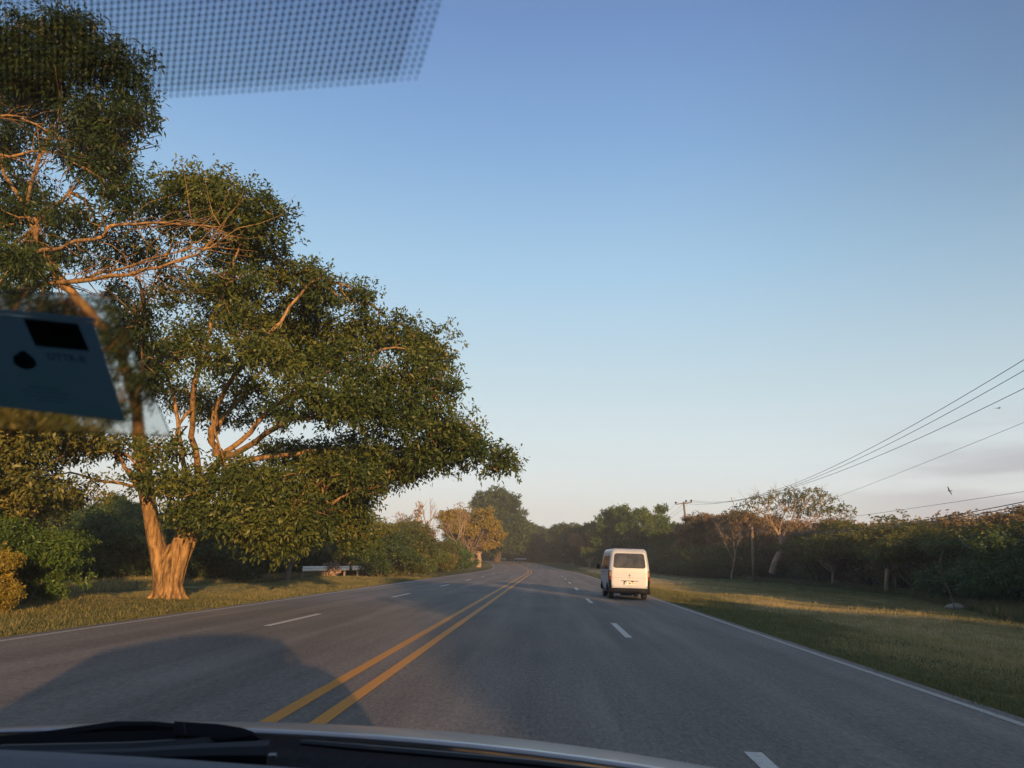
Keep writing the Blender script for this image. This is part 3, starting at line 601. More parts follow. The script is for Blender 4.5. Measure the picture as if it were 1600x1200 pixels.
for i, (u, Y, vt) in enumerate([(812, 262, 812), (835, 275, 822), (852, 285, 828), (868, 280, 824), (790, 300, 818), (755, 268, 830), (730, 240, 822), (880, 240, 818), (898, 235, 820), (850, 262, 834), (820, 290, 816), (915, 225, 822)]):
    T('round' if i % 2 else 'tall', 1+i % 2, u, Y, vt, 'woodland_tree', 'dark green tree in the wall of woodland beyond the bend', 'tree', group=G3, wid=1.35)
for i, u in enumerate(range(700, 950, 16)): T('shrub', 1+i % 3, u, 305-(i % 3)*8, 846, 'woodland_shrub', 'dark shrub at the foot of the woodland beyond the bend', 'bush', group='shrubs at the foot of the far woodland', wid=1.3)
for i, (u, Y, vt) in enumerate([(745, 250, 858), (775, 252, 856), (805, 256, 856), (832, 258, 858), (858, 252, 862), (882, 232, 866), (905, 215, 868)]):
    T('shrub', 1+i % 3, u, Y, vt, 'woodland_shrub', 'dark shrub at the foot of the woodland beyond the bend', 'bush', group='shrubs at the foot of the far woodland', wid=1.7)

# ---- right side planting
T('round', 2, 958, 176, 793, 'broadleaf_tree', 'mid green leafy tree standing above the van roof, left of the tallest one', 'tree', leafm='leaf_green', barkm='bark_pale', wid=.95)
T('sparse', 5, 1002, 166, 780, 'broadleaf_tree', 'tallest mid green tree behind the van, with an open crown on pale limbs', 'tree', leafm='leaf_green', barkm='bark_pale', wid=.75)
T('round', 1, 1040, 150, 806, 'broadleaf_tree', 'mid green leafy tree between the tallest tree and the leaning power pole', 'tree', leafm='leaf_green', wid=.8)
T('sparse', 6, 912, 190, 826, 'rust_tree', 'small tree with rusty orange top leaves, left of the van', 'tree', leafm='leaf_rust', barkm='bark_pale', wid=.9)
T('sparse', 4, 922, 172, 852, 'small_tree', 'little green tree on a pale forked trunk just left of the van', 'tree', leafm='leaf_green', barkm='bark_pale', wid=.9)
G4 = 'dark trees behind the van'
for i, (u, Y, vt) in enumerate([(900, 205, 822), (930, 195, 815), (945, 200, 820), (985, 185, 815), (1015, 165, 822), (1060, 150, 822), (1075, 135, 830)]):
    T('round', 1+i % 3, u, Y, vt, 'woodland_tree', 'dark green tree in the row behind the white van', 'tree', group=G4, wid=1.2)
G5 = 'shrubs lining the right verge behind the van'
for i, (u, Y, vt) in enumerate([(925, 186, 862), (948, 178, 860), (975, 168, 858), (1003, 158, 858), (1030, 148, 856), (1050, 136, 852), (1075, 124, 850), (1098, 115, 848), (1122, 107, 846), (1148, 104, 846), (1172, 108, 848), (1200, 106, 850)]):
    T('shrub', 1+i % 3, u, Y, vt, 'verge_shrub', 'dark green shrub in the hedge-like row along the right verge past the van', 'bush', group=G5, wid=1.5)
G6 = 'dry rusty trees behind the right hedge'
for i, (u, Y, vt, sd2) in enumerate([(1088, 128, 808, 4), (1110, 122, 800, 5), (1135, 116, 790, 6), (1160, 112, 796, 4), (1186, 106, 792, 5), (1320, 88, 805, 6), (1300, 80, 808, 5)]):
    T('sparse', sd2, u, Y, vt, 'dry_tree', 'rusty brown dry tree rising behind the hedge between the two poles' if i < 5 else 'rusty brown dry tree just right of the pale leaning tree', 'tree', group=G6 if i < 5 else 'dry trees right of the leaning tree', leafm='leaf_rust' if i in (1, 3, 5) else 'leaf_brown', barkm='bark_pale', wid=1.0)
T('round', 2, 1130, 128, 806, 'woodland_tree', 'dull brown-green tree behind the rusty trees, left of the short pole', 'tree', leafm='leaf_brown', wid=1.4)
T('round', 1, 1185, 122, 806, 'woodland_tree', 'dull brown-green tree behind the pale leaning tree', 'tree', leafm='leaf_brown', wid=1.4)
bare(1142, 99, 806, 'thin leafless tree in front of the hedge, left of the short pole', 2.6, 'bark_pale', 21, depth=3, r0=.07)
# pale tree leaning right with a wide thin crown
def pale_tree():
    Y0 = 90.; P = lambda u, v, dy=0: at(u, v, Y0+dy); g = np.random.default_rng(3); b = P(1207, 893); r = empty('pale_tree', (b[0], b[1], 0), label='pale-barked tree leaning right, its wide thin crown lit above the right thicket', cat='tree'); mb = MB()
    def sm(pts, r0, r1, n=8): mb.tube([P(*p) for p in pts], list(np.linspace(r0, r1, len(pts))), n, cap=False)
    sm([(1206, 896), (1210, 880), (1217, 866), (1220, 852), (1221, 840)], .36, .27); sm([(1217, 864), (1228, 860), (1240, 857), (1253, 852)], .2, .10)
    ends = []
    for pts in ([(1220, 846), (1218, 830), (1222, 812), (1228, 795)], [(1221, 842), (1232, 838), (1240, 822), (1250, 800), (1262, 785)], [(1220, 850), (1235, 836), (1255, 822), (1280, 808)], [(1219, 840), (1208, 822), (1196, 806), (1180, 795)], [(1221, 844), (1230, 825), (1240, 806), (1243, 785)], [(1225, 848), (1245, 842), (1262, 832)], [(1220, 838), (1205, 815), (1200, 795)]):
        sm(pts, .11, .04, 7)
        for k in range(7):
            s = P(*pts[-1 if k < 4 else -2], g.normal()*.5); dd = unit(np.array([g.normal()*.8+(pts[-1][0]-1220)/60, g.normal()*.8, .7+.4*g.random()])); tips = []; grow(mb, s, dd, 1.35, .03, 2, .5, .05, 2, g, tips, 3, 5); ends += tips
    cl = []
    for (u, v, a, c) in [(1175, 785, 12, 6), (1192, 777, 12, 6), (1158, 795, 10, 6), (1205, 790, 14, 7), (1222, 776, 16, 7), (1245, 771, 18, 7), (1268, 772, 18, 8), (1285, 780, 16, 8), (1262, 785, 20, 7), (1235, 790, 18, 7), (1298, 795, 14, 6), (1318, 793, 10, 5), (1328, 801, 9, 6), (1210, 773, 6, 4), (1145, 802, 12, 5), (1285, 797, 16, 6), (1250, 797, 16, 5)]:
        p = P(u, v, g.normal()*1.5); k = Y0/FPX; cl.append((*p, a*k, a*k, c*k, .8)); e = ends[int(np.argmin([np.linalg.norm(np.array(q)-p) for q in ends]))] if ends else p; mb.tube(bend(e, p, 4, .1, rng=g), [.04, .03, .02, .015], 5, cap=False)
    o = mb.build('trunk', M['bark_pale'], None, smooth=True); c_ = link('crown', crown_mesh('pale_leaf', cl, 34, .26, .12, g, twig=.4, per=8), M['leaf_olive']); lo = [(*P(u, v, g.normal()*1.5), .9, .9, .5, .8) for (u, v) in [(1165, 806), (1190, 800), (1215, 806), (1180, 815), (1205, 820), (1245, 812), (1270, 806), (1290, 812), (1262, 820), (1310, 812), (1232, 800), (1150, 812), (1285, 824), (1240, 826)]]; c3 = link('lower_crown', crown_mesh('pale_low', lo, 30, .22, .1, g, twig=.5, per=8, shell=.1), M['leaf_rust'])
    for q in (o, c_, c3): q.parent = r; q.matrix_parent_inverse = Matrix.Translation(-r.location)
pale_tree()
G7 = 'thicket along the right verge'
rt = [(1235, 100, 830, 's', 'b'), (1285, 76, 838, 's', 'o'), (1275, 92, 822, 's', 'b'), (1348, 70, 824, 'p', 'g'), (1345, 78, 808, 's', 'b'), (1365, 64, 815, 'p', 'o'), (1400, 72, 806, 's', 'b'), (1410, 58, 818, 'p', 'o'), (1450, 62, 806, 's', 'o'),
      (1455, 50, 820, 'p', 'o'), (1500, 54, 802, 's', 'b'), (1505, 44, 826, 'p', 'o'), (1550, 47, 812, 's', 'o'), (1555, 38, 828, 's', 'd'), (1600, 41, 802, 's', 'o'), (1610, 33, 825, 's', 'd'), (1660, 36, 806, 's', 'o'), (1670, 29, 822, 's', 'd'), (1740, 30, 806, 's', 'd'), (1560, 60, 800, 's', 'b'), (1470, 76, 800, 's', 'b'), (1640, 52, 798, 's', 'b')]
for i, (u, Y, vt, kd, cm) in enumerate(rt):
    Y *= 1.13
    lm = {'d': 'leaf_dark', 'o': 'leaf_olive', 'g': 'leaf_green', 'b': 'leaf_brown'}[cm]
    T({'s': 'shrub', 'p': 'parasol'}[kd], 1+i % 3, u, Y, vt, 'thicket_bush', {'leaf_dark': 'dark green bush at the shaded front of the right thicket', 'leaf_olive': 'olive green bush with a sunlit top in the right thicket', 'leaf_green': 'bright green spreading bush just right of the pale leaning tree', 'leaf_brown': 'brownish dry-topped bush at the back of the right thicket'}[lm], 'bush', group=G7+' ('+lm[5:]+')', leafm=lm, barkm='bark_dark', wid=1.45 if kd == 's' else 1.25)
# hidden depth of the thicket, further back from the road
for i, (x, y, h) in enumerate([(34, 60, 6.0), (36, 72, 6.2), (30, 50, 5.6), (40, 85, 6.5), (28, 40, 5.2), (44, 100, 7), (36, 46, 5.8), (26, 31, 5), (50, 75, 7), (46, 60, 7)]):
    plant('round', 1+i % 3, x, y, h, 'thicket_tree', 'low tree in the depth of the right thicket, only its top showing', 'tree', group='trees in the depth of the right thicket', leafm='leaf_brown', wid=1.5)
for i, (u, vt) in enumerate([(1085, 796), (1092, 798), (1099, 801)]):
    Y = 190; x = place_u(u, Y); h = top_h(u, vt, Y); r = empty('cypress_tree', (x, Y, float(ground(x, Y))), label='dark pointed cypress top in the distance just right of the leaning pole', cat='tree', group='distant pointed cypresses'); g = np.random.default_rng(i)
    mb = MB(); mb.tube([(0, 0, -.1), (0, 0, h*.9)], [.2, .05], 6); mb.build('trunk', M['bark_dark'], r)
    link('crown', crown_mesh('cyp', [(0, 0, h*(.15+.09*k), 1.0*(1-k/10.5), 1.0*(1-k/10.5), h*.07) for k in range(10)], 22, .4, .16, g, twig=.4, per=8), M['leaf_dark'], r)

# ---- trees further back along the right verge; they throw the long shadows across the road
G8 = 'roadside trees behind the viewpoint'
for i, (x, y, h, wd) in enumerate([(17, -20, 9.2, 1.1), (16, -32, 6.0, 1), (17, -40, 4.8, 1.2), (16, -48, 4.2, 1.2), (20, -11, 5.0, 1.2), (17, -4.5, 4.9, 1.3), (22, 5, 3.6, 1.3), (23, 13, 4.2, 1.3), (17, -26, 7.6, 1), (19, -60, 5.0, 1.3), (22, -72, 6.0, 1.3), (26, -20, 6.5, 1.2), (27, 4, 6, 1.2), (24, 18, 5, 1.3)]):
    plant('round', 1+i % 3, x, y, h, 'roadside_tree', 'dense roadside tree beside the right verge, out of the view behind the car', 'tree', group=G8, leafm='leaf_olive', wid=wd)

# ------------------------------------------------------------------ undergrowth and grass
def blades(name, xy, h, wdt, mat, spread, rng, seed_t=None, **k):
    n = len(xy); z = ground(xy[:, 0], xy[:, 1]); hh = h*(.5+rng.random(n))*np.where(xy[:, 0] < 0, .7, 1.0); d = unit(np.c_[rng.normal(size=(n, 2))*spread, np.ones(n)]); an = rng.random(n)*6.283; s = np.c_[np.cos(an), np.sin(an), np.zeros(n)]*(wdt/2)
    b = np.c_[xy, z-.01]; tip = b+d*hh[:, None]; V = np.stack([b-s, b+s, tip], 1).reshape(-1, 3)
    t = rng.random(n)*.4+.6*(seed_t if seed_t is not None else rng.random(n))
    o = link(name, npmesh(name, V, np.arange(3*n).reshape(-1, 3), 3, t), M[mat]); tag(o, **k); return o
g = np.random.default_rng(1)
def scatter(n, x0, x1, y0, y1, p=1.7):
    y = y0+(y1-y0)*g.random(n)**p; return np.c_[x0+(x1-x0)*g.random(n), y]
def patch(xy): return .5+.5*np.sin(xy[:, 0]*1.1+np.sin(xy[:, 1]*.21)*2)*np.cos(xy[:, 1]*.17+xy[:, 0]*.4)
xl = scatter(130000, -14.5, -8.62, 9, 60); xr = scatter(260000, 4.92, 20, 7, 62)
el_ = scatter(5000, -8.66, -8.46, 9, 60, 1.3); el_[:, 0] -= .12*np.abs(np.sin(el_[:, 1]*1.7)); er_ = scatter(7000, 4.80, 5.0, 6, 60, 1.3); er_[:, 0] += .12*np.abs(np.sin(er_[:, 1]*1.3)); xl = np.concatenate([xl, el_]); xr = np.concatenate([xr, er_])
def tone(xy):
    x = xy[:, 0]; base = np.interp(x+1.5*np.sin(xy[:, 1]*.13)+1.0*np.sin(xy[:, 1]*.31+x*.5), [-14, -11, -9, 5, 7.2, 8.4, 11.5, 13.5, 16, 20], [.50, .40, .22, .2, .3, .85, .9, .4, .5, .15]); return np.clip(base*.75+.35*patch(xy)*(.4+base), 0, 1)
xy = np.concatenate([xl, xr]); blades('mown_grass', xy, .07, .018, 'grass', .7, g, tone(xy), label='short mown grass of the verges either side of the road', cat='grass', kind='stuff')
# coarse tufts and seed heads left standing in the mown strips
tc_ = np.concatenate([scatter(900, -14, -8.9, 9, 70), scatter(2200, 5.4, 21, 7, 75)]); tt_ = np.repeat(tc_, 14, axis=0)+g.normal(size=(len(tc_)*14, 2))*.09
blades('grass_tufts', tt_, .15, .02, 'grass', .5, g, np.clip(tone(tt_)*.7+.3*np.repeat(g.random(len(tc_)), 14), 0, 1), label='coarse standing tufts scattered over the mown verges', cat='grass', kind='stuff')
# rough tall growth at the foot of both thickets
pts = []
for n, (a, b_) in ((26000, ((-13.5, 12), (-15.5, 62))), (9000, ((-15.5, 62), (-15, 110)))):
    t = g.random(n); y = a[1]+(b_[1]-a[1])*t; x = a[0]+(b_[0]-a[0])*t-1.2-np.abs(g.normal(size=n))*2.2; pts.append(np.c_[x, y])
lxy = np.concatenate(pts); blades('rough_grass', lxy, .26, .03, 'grass', .45, g, label='tall rough grass and weeds along the foot of the left thicket', cat='grass', kind='stuff')
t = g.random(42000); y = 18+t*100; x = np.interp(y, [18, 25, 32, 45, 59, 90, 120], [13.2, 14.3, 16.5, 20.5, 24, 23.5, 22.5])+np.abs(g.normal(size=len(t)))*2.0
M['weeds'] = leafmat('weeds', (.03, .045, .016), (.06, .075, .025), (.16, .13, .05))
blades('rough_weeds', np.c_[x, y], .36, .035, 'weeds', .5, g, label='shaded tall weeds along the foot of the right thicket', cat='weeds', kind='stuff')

# ------------------------------------------------------------------ roadside objects
def guardrail(p0, p1, name, label, posts, h=.72, gap=None):
    p0 = Vector(p0); p1 = Vector(p1); d = (p1-p0); L = d.length; r = empty(name, p0, math.atan2(d.y, d.x), label=label, cat='guardrail')
    prof = [(0, .0), (.05, .05), (.05, .09), (0, .13), (0, .18), (.05, .22), (.05, .26), (0, .31)]
    for a, b_ in ([(0, L)] if not gap else [(0, gap[0]), (gap[1], L)]):
        mb = MB(); V = []; n = len(prof)
        for x in (a, b_):
            V += [(x, -q[0]-.08, h-.31+q[1]) for q in prof]
        mb.add(V, [(i, i+1, i+1+n, i+n) for i in range(n-1)])
        V2 = [(x, y+.006, z) for x, y, z in V]; mb.add(V2, [(i, i+n, i+1+n, i+1) for i in range(n-1)]); mb.build('rail', M['galvanised'], r)
    for x in posts:
        mb = MB(); mb.box((x, 0, (h-.05)/2-.1), (.12, .13, h+.1)); mb.build('post', M['bark_grey'] if gap else M['steel'], r)
    return r
guardrail((-15.0, 47.6, 0), (-13.9, 62.9, 0), 'guardrail', 'broken steel guardrail standing in the grass before the left thicket', [.2, 4.2, 8.2, 11.2, 15], gap=(8.9, 9.5))
a0 = on_path(np.array([238.]), 6.2)[0]; a1 = on_path(np.array([252.]), 6.2)[0]; a2 = on_path(np.array([256.]), 6.2)[0]; a3 = on_path(np.array([278.]), 6.2)[0]
guardrail((*a1, 1.25), (*a0, 1.25), 'guardrail', 'short pale guardrail on the outside of the distant bend, right-hand piece', [0, 5, 10], h=1.0)
guardrail((*a3, 1.25), (*a2, 1.25), 'guardrail', 'long pale guardrail on the outside of the distant bend, left-hand piece', [0, 7, 14, 21], h=.9)
for (u, v, Y, rr, lb) in ((517, 893, 52.5, .75, 'pile of pinkish dry leaves heaped against the middle of the guardrail'), (568, 892, 61, .6, 'pale dry leafy clump hiding the far end of the guardrail')):
    p = at(u, v, Y); z0 = float(ground(p[0], Y)); r = empty('dry_clump', (p[0], Y-.3, z0), label=lb, cat='dry bush'); gg = np.random.default_rng(u)
    link('dry_leaves', crown_mesh('dryc', [(gg.normal()*.2*k, gg.normal()*.2, .2+.13*k, rr*.62*(1-.07*k), rr*.5, rr*.3) for k in range(5)], 130, .15, .09, gg, twig=.15, per=6, floor=0), M['leaf_dry'], r)
    mb = MB()
    for k in range(6): mb.tube(bend((0, 0, -.05), (gg.normal()*.4, gg.normal()*.3, .9*gg.random()+.3), 4, .1, rng=gg), [.03, .02, .015, .01], 5, cap=False)
    mb.build('stems', M['bark_dark'], r)

# utility poles and wires
PX1, PY1 = 21.9, 122.
pA = at(1077, 862, PY1); pT = at(1068, 784, PY1)
def pole1():
    b = at(1080, 889, PY1); r = empty('utility_pole', (b[0], PY1, 0), label='tall leaning wooden pole with a cross-arm and insulators beyond the van', cat='utility pole'); mb = MB(); o = Vector((-b[0], -PY1, 0))
    top = Vector(pT)+o; mb.tube([(0, 0, -.2), tuple(top*.5), tuple(top)], [.20, .17, .14], 10); mb.build('pole', M['wood_pole'], r, smooth=True)
    a = Vector(at(1056, 788, PY1-.2))+o; c = Vector(at(1081, 785, PY1-.2))+o; mb = MB(); mb.tube([a, c], .075, 6); mb.build('cross_arm', M['wood_pole'], r)
    for u, v in ((1056, 788), (1072, 785.5), (1080, 785)):
        q = Vector(at(u, v, PY1-.2))+o; mb = MB(); mb.tube([q, q+Vector((0, 0, .14)), q+Vector((0, 0, .16)), q+Vector((0, 0, .3)), q+Vector((0, 0, .42))], [.06, .06, .14, .16, .08], 8); mb.build('insulator', M['black_plastic'], r)
pole1()
def pole2():
    b = base_at(1178, 908); Y = b[1]; r = empty('utility_pole', (b[0], Y, -.05), label='short weathered pole without a cross-arm standing before the right thicket', cat='utility pole'); t = at(1178, 822, Y); mb = MB(); mb.tube([(0, 0, -.1), (0, 0, t[2]*.5), (0.03, 0, t[2])], [.17, .16, .14], 10); mb.build('pole', M['wood_pole'], r, smooth=True)
    mb = MB(); mb.box((0, -.16, t[2]-.45), (.12, .1, .2)); mb.build('bracket', M['wire'], r)
    return np.array([b[0], Y, t[2]])
P2 = pole2()
def wire(name, pix, label, r=.012, grp='overhead wires'):
    """pix: list of world points; a smooth hanging cable through them"""
    Pn = np.array(pix); t = np.concatenate([[0], np.cumsum(np.linalg.norm(np.diff(Pn[:, :2], axis=0), axis=1))]); deg = min(2, len(Pn)-1)
    cz = np.polyfit(t, Pn[:, 2], deg, w=[20]+[1]*(len(Pn)-2)+[5]); tt = np.linspace(0, t[-1]*1.12, 60)
    x = np.interp(tt, t, Pn[:, 0]); y = np.interp(tt, t, Pn[:, 1]); k = tt > t[-1]; dx, dy = (Pn[-1, :2]-Pn[-2, :2])/np.linalg.norm(Pn[-1, :2]-Pn[-2, :2]); x[k] = Pn[-1, 0]+dx*(tt[k]-t[-1]); y[k] = Pn[-1, 1]+dy*(tt[k]-t[-1])
    mb = MB(); mb.tube(np.c_[x, y, np.polyval(cz, tt)], r, 5); o = mb.build(name, M['wire'], None, smooth=True); tag(o, label, 'wire', grp); return o
def onx(u, v, X): return atX(u, v, X)
for (s, pl, lb) in (((1057, 785), [(1240, 757), (1420, 665), (1600, 562)], 'highest of the three parallel wires sweeping up to the right edge'), ((1073, 783), [(1240, 760), (1420, 675), (1600, 579)], 'middle of the three parallel wires sweeping up to the right edge'), ((1081, 782), [(1240, 762), (1420, 690), (1600, 607)], 'lowest of the three parallel wires sweeping up to the right edge')):
    s0 = at(*s, PY1-.2); wire('power_line', [s0]+[onx(u, v, 21.9+.4*(s[0]-1068)/12) for u, v in pl], lb, .016)
for (s, e, lb) in (((1057, 785), (1040, 802), 'left'), ((1073, 783), (1043, 808), 'middle'), ((1081, 782), (1046, 812), 'right')):
    s0 = at(*s, PY1-.2); wire('power_line', [s0, at((s[0]+e[0])/2, (s[1]+e[1])/2+1, 150), at(*e, 178)], {'left': 'short wire falling away left from the outer end of the cross-arm', 'middle': 'short wire falling away left from the middle of the cross-arm', 'right': 'short wire falling away left from the right end of the cross-arm'}[lb], .016)
top2 = P2+np.array([0, 0, -.1])
wire('telephone_line', [top2]+[onx(u, v, 23.3) for u, v in [(1305, 777), (1450, 722), (1600, 660)]], 'single thin wire rising from the short pole across the grey cloud', .010)
wire('telephone_line', [top2+[0, 0, -.15]]+[onx(u, v, 23.4) for u, v in [(1360, 803), (1480, 787), (1600, 768)]], 'thin wire just above the thicket, over the pair of thick cables', .011)
wire('telephone_cable', [top2+[.1, 0, -.3]]+[onx(u, v, 23.1) for u, v in [(1400, 819), (1500, 803), (1600, 784)]], 'upper of the two thick cables crossing the top of the right thicket', .022)
wire('telephone_cable', [top2+[-.1, 0, -.4]]+[onx(u, v, 23.1) for u, v in [(1400, 823), (1500, 808), (1600, 790)]], 'lower of the two thick cables crossing the top of the right thicket', .022)
wire('telephone_cable', [top2+[0, 0, -.35], (P2+at(1078, 832, PY1))/2+[0, 0, -.75], at(1078, 830, PY1)], 'slack cable hanging between the short pole and the tall leaning pole', .022)
# posts, stump, stone
def stumpy(u, v, vt, wpx, name, label, cat, mat, lean=0, yy=None):
    x, y = base_at(u, v); k = y/FPX; h = (v-vt)*k*1.02; r = empty(name, (x, y, float(ground(x, y))), label=label, cat=cat); mb = MB(); rr = wpx*k/2; g2 = np.random.default_rng(u)
    n = 7; pts = [(lean*h*(i/(n-1))**1.3+g2.normal()*rr*.06, g2.normal()*rr*.1, -.08+(h+.08)*i/(n-1)) for i in range(n)]; mb.tube(pts, [rr*(1.12, 1, .95, .92, .95, 1.0, .85)[i] for i in range(n)], 10, flute=.05); mb.build('shaft', M[mat], r, smooth=False)
    return r, h, rr, k
r, h, rr, k = stumpy(1384, 926, 888, 6.5, 'tree_stump', 'thick pale cut stump curving right before the dark thicket', 'stump', 'bark_pale', .16)
mb = MB(); mb.tube([(h*.12, 0, h*.93), (h*.16, 0, h*1.02)], [rr*1.25, rr*1.1], 10, flute=.08); mb.build('cap', M['bark_dark'], r)
stumpy(1305, 911, 897, 5, 'marker_post', 'stubby whitish concrete post left of the cut stump', 'post', 'concrete')
stumpy(1399, 928, 901, 2.4, 'fence_stake', 'thin weathered stake just right of the cut stump', 'stake', 'bark_grey', .1)
stumpy(1413, 922, 903, 2.0, 'fence_stake', 'slim leaning stake further right of the cut stump', 'stake', 'bark_pale', -.3)
stumpy(1161, 905, 872, 2.6, 'sapling_trunk', 'slim pale bare sapling trunk left of the short pole', 'sapling', 'bark_pale', -.05)
stumpy(1132, 899, 887, 2.8, 'fence_stake', 'short grey stake in the weeds left of the short pole', 'stake', 'bark_grey', .02)
stumpy(1128, 902, 893, 1.5, 'fence_stake', 'shortest grey stake, almost lost in the weeds left of the short pole', 'stake', 'bark_grey', .3)
def fallen():
    a = at(1492, 952, 32.5); b = at(1460, 878, 35.5); r = empty('dead_branch', tuple(a), label='long thin dead branch leaning in the right thicket above the stone', cat='branch'); mb = MB(); A = np.array(a); 
    mb.tube(np.array([a, at(1484, 925, 33), at(1472, 900, 34), b])-A, [.035, .03, .022, .012], 6); mb.tube(np.array([at(1472, 900, 34), at(1468, 878, 34), at(1474, 856, 34.3)])-A, [.03, .03, .02], 6); mb.build('branch', M['bark_dark'], r)
fallen()
def stone():
    x, y = base_at(1494, 953); bm = bmesh.new(); bmesh.ops.create_icosphere(bm, subdivisions=3, radius=1); g2 = random.Random(3)
    for v_ in bm.verts:
        n = 1+.16*math.sin(v_.co.x*3+1)*math.cos(v_.co.y*4)+.08*math.sin(v_.co.z*9+v_.co.x*6); v_.co = Vector((v_.co.x*.38*n, v_.co.y*.32*n, max(v_.co.z, -.5)*.16*n+.06))
    me = bpy.data.meshes.new('stone'); bm.to_mesh(me); bm.free(); o = link('stone', me, M['stone'], smooth=True); o.location = (x, y, float(ground(x, y))); tag(o, 'low pale stone lying in the shaded weeds at the right edge of the grass', 'stone')
stone()
# birds
def bird(u, v, Y, rot, label):
    p = at(u, v, Y); r = empty('bird', tuple(p), label=label, cat='bird'); mb = MB(); mb.tube([(0, -.28, 0), (0, -.15, .01), (0, 0, .02), (0, .14, .02), (0, .24, .01)], [.02, .06, .07, .05, .01], 8); mb.build('body', M['feather'], r, smooth=True)
    for s in (-1, 1):
        mb = MB(); V = [(s*.03, .10, .03), (s*.35, .14, .16), (s*.72, -.04, .05), (s*.34, -.08, .14), (s*.03, -.12, .03)]; mb.add(V+[(a, b, c-.015) for a, b, c in V], [(0, 1, 3, 4), (1, 2, 3), (5, 9, 8, 6), (6, 8, 7), (0, 5, 6, 1), (1, 6, 7, 2), (2, 7, 8, 3), (3, 8, 9, 4)]); mb.build('wing', M['feather'], r)
    mb = MB(); mb.add([(0, -.25, 0), (.09, -.48, 0), (-.09, -.48, 0), (0, -.25, .015), (.09, -.48, .015), (-.09, -.48, .015)], [(0, 2, 1), (3, 4, 5), (0, 1, 4, 3), (1, 2, 5, 4), (2, 0, 3, 5)]); mb.build('tail', M['feather'], r)
    r.rotation_euler = rot
bird(1483, 767, 110, (0, R_(62), R_(20)), 'dark soaring bird banking steeply against the grey cloud, the lower of two')
bird(1560, 638, 120, (R_(10), R_(-14), R_(10)), 'dark gliding bird between the wires, the higher of two')
